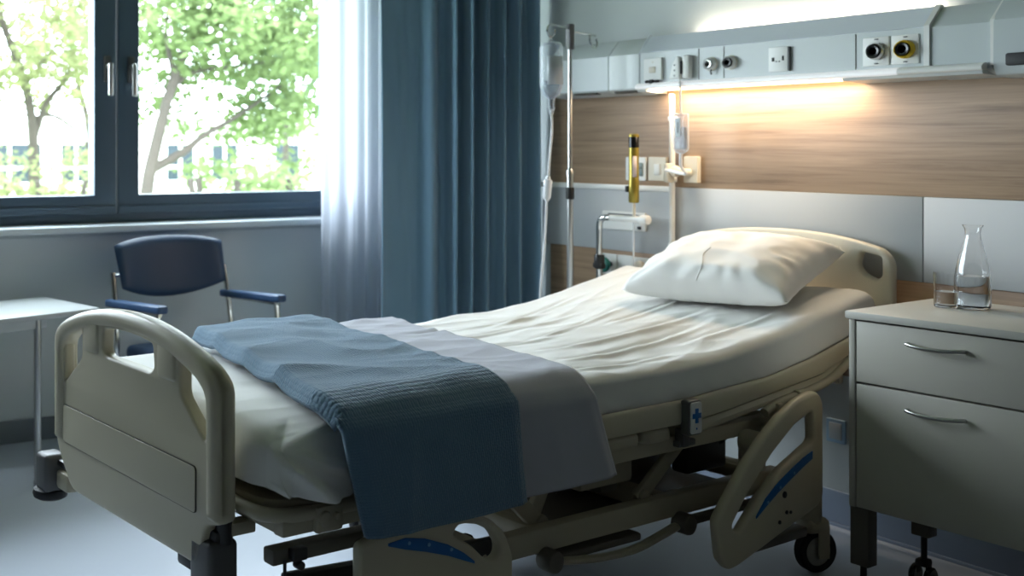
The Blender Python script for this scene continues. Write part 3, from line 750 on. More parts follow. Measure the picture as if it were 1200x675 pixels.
def sheet_fn(A, Bq):
    U0, U1, V0, V1, r = 1.400, 3.800, 1.858, 2.775, .045
    hang_u, hang_v = .165, .10
    a = (U0-hang_u+.03)+A*(U1+.09-(U0-hang_u+.03)); b = (V0-.16)+Bq*(V1+.075-(V0-.16))
    u, du = fold1(a, U0, U1, r); v, dv = fold1(b, V0, V1, r)
    # target hem on the near side follows the cream boundary
    hem = interp([(1.3, .57), (1.42, .565), (1.50, .545), (1.57, .538), (1.66, .565), (1.78, .588), (2.4, .600), (2.8, .602), (3.19, .623), (3.42, .657), (3.64, .705), (3.81, .74)], u)
    zt = ztop(u)
    mxd = .195
    if b < V0+r and dv > 0: dv = dv*(zt-hem)/.172
    d = max(du, dv) if (du > r*.9 or dv > r*.9) else math.hypot(du, dv) if (du > 0 and dv > 0) else du+dv
    z = zt-d
    top = max(0.0, 1-d/.06)
    # wrinkles on the top
    z += wrinkle(u, v)*top
    z -= .042*math.exp(-((u-1.40)/.15)**2)*math.exp(-((v-1.85)/.13)**2)*max(.25, top)
    if a < U0+r or b < V0+r: z = max(z, hem-.012)
    u, v = round_corner(u, v, U0, V0, .11)
    side = sm(.02, .08, d)
    if b < V0+r:
        # near side: soft vertical and diagonal folds, large near the foot corner
        k = sm(1.72, 1.46, u); g_ = min(1.0, max(0.0, (zt-z)/.15))
        th_ = math.atan2(zt+.03-z, u-1.36+.02); rr = math.hypot(zt+.03-z, u-1.34)
        fan = .5+.5*math.sin(th_*24+2.6*nz(u*6, z*5, 2.2)+1.0)
        o_ = .004*ridg(nz(u*7.0+z*9.0, z*3.0, 4.2))*side+.030*k*(.3+.7*g_)*fan**2.2*side+.003*nz(u*4, z*5, 1.0)*side
        v -= max(-.002, o_)+(.012+.034*g_)*k*side
        z += k*g_*(.008*math.sin(th_*9+1))
    if a < U0+r:
        u -= (.010*ridg(nz(v*8.0, z*3.0, 7.7)))*side*sm(1.86, 1.95, v)
    return Vector((u, v, z))
so = Vector((2.5, 2.33, .60))
sh = M(so).grid(sheet_fn, 280, 230)
tag(place(sh.build('bed_sheet', sheet_m, angle=80, solid=.002), wf(*so), BED), 'white cotton sheet stretched over the mattress with soft creases', 'sheet')

# blankets: t across the bed (far edge -> near edge -> hanging), s along the bed
def throw_fn(uF0, uF1, uN0, uN1, uD0, uD1, zdrop, lift, vout, seed, vfar, wr):
    Ltop = vfar-1.86; r = .05
    ztp = .686+lift
    drop = ztp-zdrop
    tot = Ltop-r+r*PI/2+(drop-r)
    def fn(s_, t):
        L = t*tot
        if L < Ltop-r: v = vfar-L; z = ztp
        elif L < Ltop-r+r*PI/2:
            a = (L-(Ltop-r))/r; v = vfar-(Ltop-r)-(r+(vout))*math.sin(a); z = ztp-r*(1-math.cos(a))
        else:
            v = vfar-Ltop-vout; z = ztp-r-(L-(Ltop-r+r*PI/2))
        f = min(1, L/Ltop); g = max(0, (L-Ltop)/(tot-Ltop))
        ua = uF0+(uN0-uF0)*f+(uD0-uN0)*g; ub = uF1+(uN1-uF1)*f+(uD1-uN1)*g
        u = ua+(ub-ua)*s_+.012*nz(t*3+seed, s_*2)*(1 if s_ < .5 else .5)
        e = sm(.0, .08, s_)*sm(1.0, .94, s_)
        hang = sm(.7, 1.0, min(1, L/Ltop))
        z0 = z
        if L < Ltop: z += wrinkle(u, max(v, 1.86))*sm(1.0, .94, L/Ltop)+.003+wr*(.012*ridg(nz(u*3.2+v*2.6+seed, v*3.6-u*2.0, seed))+.008*nz(u*6+seed, v*5, 2.2))*(1-hang*.6)
        # edges settle down on to the sheet
        if L < Ltop: z -= (lift-.009)*(1-sm(0, .05, s_))*0.8
        if g > 0 or L > Ltop-r:
            gg = max(0, min(1, (L-Ltop+r)/.2))
            v -= gg*wr*(.014*ridg(nz(u*4.5+seed*2, z*1.2, seed))+.006*nz(u*9, z*3, seed+4)) - gg*.012*(1-e)
            v -= .012*g
        return Vector((u, v, z))
    return fn, (1.0, tot)
to = Vector((2.1, 2.3, .45))
fn, sz = throw_fn(1.84, 2.55, 1.66, 2.375, 1.66, 2.452, .452, .018, .042, 3.3, 2.745, .55)
t_ = M(to).grid(fn, 90, 150)
tag(place(t_.build('top_sheet', throw_m, angle=80, solid=.008, uvscale=(.78, sz[1])), wf(*to), BED), 'pale grey folded top sheet across the bed beside the blue blanket', 'sheet')
fn, sz = throw_fn(1.755, 2.21, 1.515, 2.045, 1.575, 2.068, .455, .048, .078, 8.1, 2.75, 1.0)
t_ = M(to).grid(fn, 90, 170)
tag(place(t_.build('blanket', blanket_m, angle=80, solid=.016, uvscale=(.5, sz[1])), wf(*to), BED), 'dusty blue woven blanket folded across the foot of the bed and hanging over its side', 'blanket')

# pillow ---------------------------------------------------------------------------
def pillow():
    Lx, Ly, H = .270, .225, .088     # half sizes: along v, along depth, half thickness
    bm = M(); n = 56
    def P(a, b, sgn):
        x = 2*a-1; y = 2*b-1
        edge = (1-abs(x)**2.6)*(1-abs(y)**2.6)
        h = H*max(0, edge)**.38
        # pointed corners: sides are drawn inwards
        X = Lx*x*(1-.10*(1-y*y)*abs(x)**3); Yq = Ly*y*(1-.10*(1-x*x)*abs(y)**3)
        ln = ridg(nz(x*1.6+y*2.2, y*1.4-x*2.6, 1.5))*.006*min(1, edge*2)
        rad = math.atan2(y, x); q = max(abs(x), abs(y))
        cre = .004*math.sin(rad*20+4*nz(x*2, y*2, 4))*sm(.55, .9, q)*sm(1.0, .92, q)*(.4+.6*abs(x*y)**.5)
        z = sgn*h*(1.15 if sgn > 0 else .75)+(ln+cre+.006*nz(x*3, y*3, 9))*(1 if sgn > 0 else .3)*(1 if edge > .001 else 0)
        return Vector((X, Yq, z))
    global pillow_top
    pillow_top = lambda a, b: P(a, b, 1)
    bm.grid(lambda a, b: P(a, b, 1), n, n); bm.grid(lambda a, b: P(a, b, -1), n, n)
    bm.uv = None
    return bm
pm = pillow()
bmq = bmesh.new(); vlist = [bmq.verts.new(p) for p in pm.v]
for q in pm.f: bmq.faces.new([vlist[i] for i in q])
bmesh.ops.remove_doubles(bmq, verts=bmq.verts[:], dist=.0008)
pm2 = M(); pm2.frombm(bmq)
seam = M()
pl = pm2.build('pillow', pillow_m, angle=80)
pl.location = wf(3.570, 2.195, .876); pl.rotation_euler = (math.radians(17), math.radians(-2), BED+math.radians(-90+6))
tag(pl, 'plump white pillow lying at the head of the bed', 'pillow')
# stitched seam on the pillowcase opening, following the surface
pv = []
for i in range(25):
    b_ = .02+.34*i/24; a_ = .47+.02*math.sin(i*.25); x_ = 2*a_-1; y_ = 2*b_-1
    pv.append(pillow_top(a_, b_)+Vector((0, 0, .0006)))
M().tube(pv, .0014, 6).build('pillowcase_seam', pillow_m, pl)

# ================================================================== BEDSIDE CABINET
cu0, cv0, cv1, cu1 = 3.245, 1.652, 1.150, 3.745
co = Vector((cu0, 1.40, 0))
cab = thing('bedside_cabinet', 'warm grey two drawer bedside cabinet on castors beside the bed head', 'cabinet', wf(*co), BED)
def K(): return M(co)
K().box((cu0+.018, cv1, .288), (cu1, cv1+.018, .815), .002).box((cu0-.001, cv0-.016, .288), (cu1, cv0, .815), .002).box((cu0+.02, cv1+.018, .288), (cu1, cv0-.018, .306), .002).box((cu1-.015, cv1+.018, .306), (cu1, cv0-.018, .815)).box((cu0+.02, cv1+.018, .628), (cu1-.015, cv0-.018, .644)).build('body', cab_m, cab)
K().box((cu0-.008, cv1-.01, .816), (cu1+.008, cv0+.008, .838), .004).build('top', cab_top, cab)
def pull(z, par):
    h = K(); c = 1.438; w_ = .066
    P = [Vector((cu0+.001, c+w_, z)), Vector((cu0-.016, c+w_*.92, z+.001)), Vector((cu0-.024, c+w_*.5, z-.002)), Vector((cu0-.026, c, z-.003)), Vector((cu0-.024, c-w_*.5, z-.002)), Vector((cu0-.016, c-w_*.92, z+.001)), Vector((cu0+.001, c-w_, z))]
    h.tube(catmull(P, 5), .0055, 10, flat=1.0)
    h.build('handle', steel, par)
d1 = K().box((cu0, cv1+.003, .642), (cu0+.018, cv0-.019, .811), .0015).build('drawer', cab_m, cab); pull(.767, d1)
d2 = K().box((cu0, cv1+.003, .290), (cu0+.018, cv0-.019, .636), .0015).build('drawer', cab_m, cab); pull(.588, d2)
def cab_leg(u, v, zt, zb):
    l = K().box((u-.024, v-.024, zb), (u+.024, v+.024, zt), .003).build('leg', leg_m, cab)
    s_ = K().cyl((u, v, zb), (u, v, .075), .008).box((u-.024, v-.016, .060), (u+.018, v+.016, .082), .007)
    s_.box((u-.02, v-.016, .035), (u+.012, v-.012, .07), .002).box((u-.02, v+.012, .035), (u+.012, v+.016, .07), .002)
    c_ = s_.build('castor', black, l)
    wq = K()
    for dv in (-.020, .020):
        wq.lathe([(0, -.008), (.026, -.008), (.031, -.004), (.031, .004), (.026, .008), (0, .008)], (u-.006, v+dv, .031), 28, (0, 1, 0))
    wq.build('wheel', black_gloss, c_)
cab_leg(3.273, 1.628, .288, .125); cab_leg(3.60, 1.625, .288, .15); cab_leg(3.273, 1.175, .288, .125); cab_leg(3.60, 1.175, .288, .15)

# carafe and glass ---------------------------------------------------------------
TOPZ = .8385
def vessel(outp, wall, base):
    """outer profile (r,z) -> closed glass wall profile"""
    inn = [(max(.0005, r-wall), z) for r, z in outp if z > base][::-1]
    return [(0, 0)]+outp+inn+[(0, base)]
ca = at(1140, 361, 1.0); ca = Vector((0, 0, EYE))+(ca-Vector((0, 0, EYE)))*((TOPZ-EYE)/(ca.z-EYE))
cprof = [(.034, 0), (.040, .003), (.0425, .010), (.0425, .05), (.042, .085), (.039, .115), (.032, .150), (.024, .180), (.0195, .200), (.0185, .215), (.020, .228), (.0255, .238)]
cf = M().lathe(vessel(cprof, .0022, .006), (0, 0, 0), 48)
cfo = tag(place(cf.build('carafe', glass_m, angle=60), (ca.x, ca.y, TOPZ)), 'clear glass carafe half full of water on the bedside cabinet', 'carafe')
wp = [(r-.0025, z) for r, z in cprof if .007 < z < .09]
M().lathe([(0, .0065), (.038, .0068)]+wp+[(.0390, .092), (0, .092)], (0, 0, 0), 48).build('water', water_m, cfo, angle=50)
ga = at(1117, 360.5, 1.0); ga = Vector((0, 0, EYE))+(ga-Vector((0, 0, EYE)))*((TOPZ-EYE)/(ga.z-EYE))
gprof = [(.026, 0), (.0285, .003), (.029, .01), (.0295, .05), (.030, .098), (.0298, .100)]
gl = M().lathe(vessel(gprof, .0018, .007), (0, 0, 0), 40)
glo = tag(place(gl.build('drinking_glass', glass_m, angle=60), (ga.x-.012, ga.y+.012, TOPZ)), 'small straight drinking glass beside the carafe', 'glass')
M().lathe([(0, .0075), (.0263, .0078), (.0272, .012), (.0276, .046), (0, .046)], (0, 0, 0), 40).build('water', water_m, glo, angle=50)

# ================================================================== BED-HEAD TRUNKING
tk = thing('bedhead_unit', 'long grey service trunking with lamp and sockets above the bed', 'service unit', (WX, 2.4, 1.5))
TO = Vector((WX, 2.4, 1.5))
def T(): return M(TO)
def extr(mm, prof, ya, yb):
    n = len(prof); vs = [Vector((x, y, z)) for y in (ya, yb) for x, z in prof]
    fs = [(i, (i+1) % n, n+(i+1) % n, n+i) for i in range(n)]+[tuple(range(n-1, -1, -1)), tuple(range(n, 2*n))]
    return mm.add(vs, fs)
WF = WX-.013
def prof_full(x0=3.64): return [(WF, 1.735), (3.712, 1.735), (3.702, 1.731), (x0+.004, 1.674), (x0, 1.668), (x0, 1.532), (x0+.006, 1.526), (3.70, 1.512), (WF, 1.508)]
secs = [(3.47, 3.154, trunk_side), (3.150, 3.004, trunk_mat), (1.952, 1.782, trunk_side), (1.774, .25, trunk_side)]
for ya, yb, m_ in secs[:3]: extr(T(), prof_full(), ya, yb).build('end_cover', m_, tk, angle=25)
extr(T(), [(WF, 1.75), (3.71, 1.748), (3.69, 1.74), (3.643, 1.69), (3.632, 1.672), (3.630, 1.55), (3.634, 1.53), (3.645, 1.512), (3.66, 1.505), (WF, 1.503)], 1.774, .25).build('end_cover', trunk_side, tk, angle=25)
mainp = [(WF, 1.70), (3.70, 1.70), (3.655, 1.672), (3.642, 1.670), (3.642, 1.548), (3.66, 1.540), (WF, 1.540)]
extr(T(), mainp, 3.0, 1.956).build('housing', trunk_mat, tk, angle=25)
# raised slanted up-light reflector with its thin end plate
rf = extr(T(), [(3.640, 1.672), (3.645, 1.668), (3.706, 1.734), (3.700, 1.738)], 3.0, 1.956)
rf.build('reflector', alu, tk, angle=25)
extr(T(), [(3.637, 1.665), (3.70, 1.745), (3.712, 1.742), (3.66, 1.665)], 3.008, 3.001).build('reflector_end', alu, tk, angle=25)
extr(T(), [(3.634, 1.675), (3.698, 1.742), (3.715, 1.738), (3.66, 1.665), (3.66, 1.54), (3.634, 1.54)], 1.964, 1.948).build('joint_rib', white_plastic, tk)
extr(T(), [(3.632, 1.675), (3.70, 1.74), (3.712, 1.738), (3.66, 1.665), (3.66, 1.54), (3.632, 1.54)], 1.783, 1.772).build('joint_rib', white_plastic, tk)
# lamp lip
lip = [(3.645, 1.550), (3.628, 1.549), (3.614, 1.543), (3.610, 1.535), (3.613, 1.528), (3.62, 1.525), (3.645, 1.527)]
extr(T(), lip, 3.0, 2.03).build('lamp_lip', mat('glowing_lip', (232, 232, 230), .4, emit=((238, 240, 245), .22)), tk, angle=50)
extr(T(), lip, 2.03, 1.795).build('trunking_lip', white_plastic, tk, angle=50)
un = extr(T(), [(3.62, 1.527), (3.628, 1.516), (WF, 1.510), (WF, 1.535)], 2.205, 1.80)
un.build('lamp_cover', trunk_mat, tk, angle=25)
extr(T(), [(3.62, 1.527), (3.628, 1.516), (WF, 1.510), (WF, 1.535)], 3.0, 2.96).build('lamp_cover', trunk_mat, tk, angle=25)
extr(T(), [(3.640, 1.529), (3.645, 1.522), (3.725, 1.521), (3.730, 1.529)], 2.958, 2.207).build('lamp_diffuser', lamp_m, tk, angle=25)
# vents / grips
T().box((3.648, 3.02, 1.515), (3.69, 3.13, 1.530), .003).build('vent_slot', seam_dark, tk)
T().box((3.648, 3.22, 1.516), (3.68, 3.34, 1.530), .003).build('vent_slot', seam_dark, tk)
T().box((3.622, 1.60, 1.535), (3.640, 1.742, 1.572), .006).build('grip_recess', black, tk)
# panel seams of the housing
for y in (2.742, 2.640, 2.172): T().box((3.6408, y-.0012, 1.552), (3.643, y+.0012, 1.668)).build('panel_seam', seam_dark, tk, smooth=False)
FXX = 3.642
def yplate(ya, yb, za, zb, th=.006, r=.004):
    out = rounded([(ya, za), (yb, za), (yb, zb), (ya, zb)], r)
    return out, th
def front_plate(name, ya, yb, za, zb, m_, th=.006, par=tk):
    out = rounded([(ya, za), (yb, za), (yb, zb), (ya, zb)], .004)
    return T().plate(out, [], th, .0015, lambda a, b, d: Vector((FXX-th/2+d, a, b))).build(name, m_, par)
s1 = front_plate('switched_socket', 2.895, 2.975, 1.560, 1.645, white_plastic, .012)
T().box((FXX-.0145, 2.92, 1.588), (FXX-.011, 2.95, 1.612), .002).knob((FXX-.011, 2.934, 1.630), (FXX-.0135, 2.934, 1.630), .003, 12).build('rocker', ivory_plastic, s1)
T().knob((FXX-.002, 2.957, 1.554), (FXX-.022, 2.957, 1.554), .006, 12).knob((FXX-.002, 2.935, 1.554), (FXX-.026, 2.935, 1.553), .009, 14).knob((FXX-.002, 2.915, 1.554), (FXX-.020, 2.915, 1.553), .006, 12).build('cable_gland', black, s1)
def gas(y, z, r, ringm, corem, plate, name):
    if plate:
        p = front_plate(name, y-.038, y+.042, z-.046, z+.046, white_plastic, .005)
    else:
        p = T().knob((FXX+.001, y, z), (FXX-.006, y, z), r*1.1, 32).build(name, ivory_plastic, tk)
    T().ring([(r*.76, 0), (r*.76, .014), (r*.86, .018), (r*.96, .015), (r, .010), (r, 0)], (FXX-.004, y, z), 36, (-1, 0, 0)).build('collar', ringm, p)
    T().ring([(r*.36, .0), (r*.36, .016), (r*.45, .021), (r*.66, .022), (r*.76, .017), (r*.76, 0)], (FXX-.004, y, z), 32, (-1, 0, 0)).build('valve_ring', corem, p)
    T().lathe([(0, 0), (r*.36, 0), (r*.36, .004), (0, .004)], (FXX-.004, y, z), 24, (-1, 0, 0)).build('valve_core', black_gloss, p)
    if plate:
        for dz in (.037, -.041): T().box((FXX-.0062, y-.006, z+dz), (FXX-.0045, y+.006, z+dz+.004), .0005).build('gas_mark', dark_grey, p)
    return p
g1 = gas(2.690, 1.606, .024, white_plastic, steel, False, 'gas_outlet')
T().tube(catmull([(FXX-.012, 2.682, 1.590), (FXX-.018, 2.680, 1.578), (FXX-.010, 2.684, 1.568)], 4), .003, 8).build('release_tab', dark_metal, g1)
gas(2.612, 1.606, .024, white_plastic, dark_metal, False, 'gas_outlet')
s2 = front_plate('data_socket', 2.398, 2.466, 1.562, 1.648, white_plastic)
T().box((FXX-.0075, 2.444, 1.598), (FXX-.0055, 2.454, 1.612), .001).box((FXX-.0075, 2.410, 1.600), (FXX-.0055, 2.417, 1.616), .001).box((FXX-.0075, 2.434, 1.595), (FXX-.0055, 2.439, 1.599), .0005).box((FXX-.0075, 2.424, 1.595), (FXX-.0055, 2.429, 1.599), .0005).build('socket_holes', black, s2)
T().box((FXX-.010, 2.388, 1.562), (FXX, 2.396, 1.646), .002).build('socket_hinge', dark_grey, s2)
gas(2.105, 1.606, .027, steel, black_gloss, True, 'gas_outlet')
gas(2.018, 1.606, .029, yellow, black_gloss, True, 'gas_outlet')
# handset hanging on the trunking
hs = thing('nurse_call_handset', 'white handset clipped to the trunking above the second drip bag', 'handset', (3.64, 2.80, 1.55))
HO = Vector((3.64, 2.80, 1.55))
q = M(HO).box((3.615, 2.765, 1.558), (3.641, 2.795, 1.645), .006).build('holder', white_plastic, hs)
M(HO).plate(rounded([(2.80, 1.64), (2.815, 1.645), (2.83, 1.62), (2.848, 1.558), (2.797, 1.554)], .006), [], .022, .006, lambda a, b, d: Vector((3.620+d, a, b))).build('receiver', white_plastic, hs)
mk = M(HO)
for z in (1.57, 1.59, 1.61): mk.knob((3.6095, 2.820, z), (3.6065, 2.820, z), .003, 10)
mk.build('button', dark_grey, hs)
M(HO).box((3.609, 2.793, 1.575), (3.62, 2.797, 1.625), .002).build('clip', dark_metal, hs)

# ================================================================== WALL FITTINGS
def wall_plate(name, label, cat, ya, yb, za, zb, x, m_=white_plastic, th=.010):
    c_ = ((ya+yb)/2, (za+zb)/2); t = thing(name, label, cat, (x, c_[0], c_[1]))
    M((x, *c_)).plate(rounded([(ya, za), (yb, za), (yb, zb), (ya, zb)], .005), [], th, .002, lambda a, b, d: Vector((x-th/2+d, a, b))).build('faceplate', m_, t)
    return t, (lambda: M((x, *c_)))
XW = WX-.0125; XP = WX-.0205; XP5 = WX-.0185
t, k = wall_plate('wall_socket', 'white wall socket with grey insert behind the brass flowmeter', 'socket', 3.054, 3.150, 1.161, 1.257, XW)
k().box((XW-.016, 3.065, 1.18), (XW-.009, 3.092, 1.235), .003).knob((XW-.014, 3.078, 1.215), (XW-.020, 3.078, 1.215), .008, 16).build('insert', mat('insert_grey', (120, 138, 140), .4), t)
t, k = wall_plate('light_switch', 'white wall switch with one rocker on the wood panel', 'switch', 2.958, 3.042, 1.163, 1.258, XW, ivory_plastic)
k().box((XW-.0145, 2.985, 1.185), (XW-.009, 3.012, 1.230), .002).build('rocker', white_plastic, t)
t, k = wall_plate('wall_bracket', 'ivory gas terminal with round elbow beside the white conduit', 'gas terminal', 2.812, 2.872, 1.160, 1.262, XW, ivory_plastic, .022)
k().tube(catmull([(XW-.02, 2.845, 1.20), (XW-.05, 2.86, 1.203), (XW-.062, 2.872, 1.205), (XW-.062, 2.90, 1.205)], 5), .014, 14).knob((XW-.056, 2.868, 1.204), (XW-.056, 2.890, 1.204), .022).build('elbow', ivory_plastic, t)
k().box((XW-.082, 2.892, 1.160), (XW-.042, 2.916, 1.235), .008).build('connector', ivory_plastic, t)
t, k = wall_plate('bed_socket', 'white double plate holding the green knob low on the wood panel', 'gas outlet', 3.195, 3.284, .764, .850, XW)
k().knob((XW-.009, 3.226, .808), (XW-.05, 3.226, .808), .012).build('spindle', dark_metal, t)
k().lathe([(0, .0), (.024, 0), (.032, .006), (.033, .014), (.028, .02), (.014, .022), (.0, .022)], (XW-.045, 3.222, .808), 28, (-1, 0, 0)).build('knob', green, t)
t, k = wall_plate('wall_socket', 'plain white wall plate between the green knob plate and the valve plate', 'socket', 3.118, 3.190, .752, .850, XW)
k().box((XW-.012, 3.146, .795), (XW-.009, 3.160, .808), .001).build('socket_hole', dark_grey, t)
t, k = wall_plate('wall_socket', 'white socket plate with beige valve just above the pillow corner', 'socket', 3.030, 3.112, .768, .848, XW)
k().knob((XW-.009, 3.075, .812), (XW-.030, 3.075, .812), .024).build('valve', ivory_plastic, t)
k().knob((XW-.009, 3.038, .812), (XW-.020, 3.038, .812), .012).build('inlet', dark_metal, t)
t, k = wall_plate('rail_mount', 'white wall plate carrying the bent chrome grab rail', 'wall plate', 3.050, 3.262, .955, 1.030, XP5, white_plastic, .012)
k().box((XP5-.014, 3.08, 1.010), (XP5-.011, 3.23, 1.022), .001).build('slot', dark_grey, t)
k().box((XP5-.016, 3.068, .962), (XP5-.011, 3.085, .975), .002).build('stud', dark_metal, t)
t, k = wall_plate('wall_socket', 'small pale framed socket low on the wall between bed and cabinet', 'socket', 2.272, 2.336, .285, .365, WX-.0005, mat('pale_blue_plastic', (150, 180, 205), .4))
k().box((WX-.013, 2.283, .297), (WX-.0095, 2.325, .353), .002).build('insert', wall_paint, t)
cd = M((3.735, 2.922, .87)).cyl((3.726, 2.922, .70), (3.726, 2.922, 1.507), .0105)
for z in (.90, 1.16, 1.40): cd.box((3.718, 2.908, z), (WX-.0205, 2.936, z+.02), .003)
o = tag(place(cd.build('conduit', white_plastic), (3.735, 2.922, .87)), 'white vertical conduit running down the wall from the trunking', 'pipe')

# grab rail with flange
gr = thing('grab_rail', 'bent chrome rail reaching from the wall plate and turning down behind the bed', 'rail', (3.60, 3.05, .95))
GO = Vector((3.60, 3.05, .95))
path = [(XP5-.012, 3.072, 1.008), (3.66, 3.065, 1.010), (3.62, 3.058, 1.011), (3.612, 3.064, 1.0115), (3.606, 3.09, 1.012), (3.60, 3.13, 1.012), (3.60, 3.150, 1.006), (3.60, 3.160, .990), (3.60, 3.162, .96), (3.60, 3.162, .40), (3.60, 3.162, .02)]
M(GO).tube(catmull(path[:8], 5)+[Vector(p) for p in path[8:]], .0125, 14).build('rail', chrome, gr)
M(GO).tube([(3.602, 2.935, 1.013), (3.602, 3.11, 1.013)], .0128, 14).knob((3.602, 2.928, 1.013), (3.602, 2.965, 1.013), .019).build('cross_bar', white_plastic, gr)
M(GO).knob((3.60, 3.162, .80), (3.60, 3.162, .86), .020).knob((3.60, 3.185, .815), (3.60, 3.14, .815), .014).build('clamp', dark_metal, gr)
M(GO).lathe([(0, 0), (.06, 0), (.06, .008), (.02, .018), (0, .018)], (3.60, 3.162, 0.0), 28).build('foot', dark_metal, gr)
# flowmeter on the rail
fm = thing('flowmeter', 'tall brass flowmeter tube with black cap standing on the chrome rail', 'flowmeter', (3.602, 2.995, 1.026))
FO = Vector((3.602, 2.995, 1.026))
X, Yf = 3.602, 2.997
M(FO).cyl((X, Yf, 1.026), (X, Yf, 1.085), .006).build('stem', ivory_plastic, fm)
M(FO).lathe([(0, 1.078), (.016, 1.078), (.0195, 1.084), (.0195, 1.165), (.0185, 1.168), (.0185, 1.296), (0, 1.296)], (X, Yf, 0), 32).build('body', gold, fm)
M(FO).lathe([(0, 1.296), (.0190, 1.296), (.0190, 1.340), (.017, 1.345), (0, 1.345)], (X, Yf, 0), 32).build('cap', black_gloss, fm)
M(FO).lathe([(.0192, 1.338), (.0196, 1.338), (.0196, 1.347), (.012, 1.350), (0, 1.350)], (X, Yf, 0), 32).build('cap_rim', gold, fm)
a_ = [Vector((X+.0189*math.cos(t_), Yf+.0189*math.sin(t_), z)) for z in (1.180, 1.262) for t_ in [math.radians(205+i*8) for i in range(7)]]
M(FO).add(a_, [(i, i+1, 8+i, 7+i) for i in range(6)]).build('label', mat('label_pink', (206, 190, 184), .5), fm, solid=.0006)
M(FO).box((X-.025, Yf+.012, 1.12), (X-.012, Yf+.022, 1.145), .003).build('nozzle', dark_metal, fm)
M(FO).tube(catmull([(X-.004, Yf-.002, 1.0), (X-.006, Yf-.003, .95), (X-.004, Yf-.002, .88), (X, Yf, .80)], 5), .0035, 8).build('tube', tube_m, fm)

# ================================================================== IV STAND
YP = 3.20; pp_ = at(668, 200, YP); XPp = pp_.x
zt = EYE+(PY-28)*YP/(FPX*(FWD+RGT*((668-PX)/FPX)).y)
iv = thing('drip_stand', 'slim chrome drip stand with two hooks behind the bed', 'drip stand', (XPp, YP, 0)); IO = Vector((XPp, YP, 0))
M(IO).cyl((XPp, YP, 1.06), (XPp, YP, zt-.02), .0085).build('upper_pole', steel, iv)
M(IO).cyl((XPp, YP, .06), (XPp, YP, 1.18), .0125).lathe([(0, 1.18), (.0145, 1.18), (.0145, 1.20), (.009, 1.21), (0, 1.21)], (XPp, YP, 0), 20).build('lower_pole', steel, iv)
M(IO).knob((XPp, YP, 1.085), (XPp, YP, 1.135), .0165).build('height_collar', black, iv)
M(IO).box((XPp-.013, YP-.013, zt-.105), (XPp+.013, YP+.013, zt), .005).build('head_block', dark_grey, iv)
hl = at(646, 30, YP-.03); hr = at(698, 40, YP-.02)
hk = M(IO).tube([(XPp, YP, zt-.018), (hl.x+.004, hl.y, zt-.012)], .0045, 10)
L1 = Vector((hl.x, hl.y, zt-.012))
hk.tube(catmull([L1+Vector((.004, 0, 0)), L1+Vector((-.014, 0, -.006)), L1+Vector((-.022, 0, -.025)), L1+Vector((-.010, 0, -.046)), L1+Vector((.004, 0, -.05)), L1+Vector((.018, 0, -.038)), L1+Vector((.022, 0, -.02))], 5), .004, 8)
hk.build('hook', chrome, iv)
R1 = Vector((hr.x, hr.y, zt-.045))
hk = M(IO).tube([(XPp, YP, zt-.03), R1], .0045, 10)
hk.tube(catmull([R1+Vector((-.03, 0, .002)), R1+Vector((-.032, 0, -.02)), R1+Vector((-.018, 0, -.045)), R1+Vector((.002, 0, -.048)), R1+Vector((.01, 0, -.03)), R1+Vector((.004, 0, -.012))], 5), .004, 8)
hk.build('hook', chrome, iv)
for k in range(5):
    a = 2*PI*k/5+.3; d = Vector((math.cos(a), math.sin(a), 0))
    lg = M(IO).tube(catmull([IO+Vector((0, 0, .10)), IO+d*.06+Vector((0, 0, .085)), IO+d*.15+Vector((0, 0, .055))], 5), .010, 10).build('leg', steel, iv)
    M(IO).ring([(.009, -.008), (.019, -.008), (.020, 0), (.019, .008), (.009, .008)], IO+d*.155+Vector((0, 0, .021)), 20, d.cross(Vector((0, 0, 1)))).lathe([(0, -.006), (.0095, -.006), (.0095, .006), (0, .006)], IO+d*.155+Vector((0, 0, .021)), 16, d.cross(Vector((0, 0, 1)))).cyl(IO+d*.153+Vector((0, 0, .035)), IO+d*.153+Vector((0, 0, .055)), .007).build('castor', black, lg)
# drip bottle
bx = L1+Vector((0.0, 0, 0)); zb0 = bx.z-.05
bo = Vector((bx.x, bx.y, zb0-.30))
db = thing('infusion_bottle', 'clear infusion bottle hanging on the hook of the drip stand', 'bottle', bo)
def ZB(py): return -.012+ EYE+(PY-py)*(YP-.03)/(FPX*(FWD+RGT*((646-PX)/FPX)).y)
z1, z2, z3, z4 = ZB(46), ZB(96), ZB(107), ZB(124)
M(bo).tube(catmull([(bx.x-.010, bx.y, z1-.002), (bx.x-.008, bx.y, (z1+L1.z-.062)/2), (bx.x, bx.y, L1.z-.0595), (bx.x+.008, bx.y, (z1+L1.z-.062)/2), (bx.x+.010, bx.y, z1-.002)], 5), .003, 8).build('hanger', clear, db)
bprof = [(0, z1), (.028, z1), (.038, z1-.006), (.0435, z1-.02), (.0435, z2), (.040, z2-.018), (.030, z3-.004), (.014, z3-.018), (.011, z4+.01), (.015, z4+.004), (.011, z4-.004), (.0085, z4-.02), (0, z4-.02)]
M(bo).lathe(bprof, (bx.x, bx.y, 0), 36).build('body', clear, db)
zl = ZB(92)
M(bo).lathe([(0, zl), (.0412, zl), (.0412, z2), (.038, z2-.018), (.028, z3-.004), (.012, z3-.018), (0, z3-.02)], (bx.x, bx.y, 0), 36).build('fluid', fluid, db)
la = [Vector((bx.x+.0441*math.cos(t_), bx.y+.0441*math.sin(t_), z)) for z in (ZB(63), ZB(96)) for t_ in [math.radians(205+i*8) for i in range(15)]]
M(bo).add(la, [(i, i+1, 16+i, 15+i) for i in range(14)]).build('label', clear_mat('frosted_label', (190, 196, 202), .25, .45), db, solid=.0006)
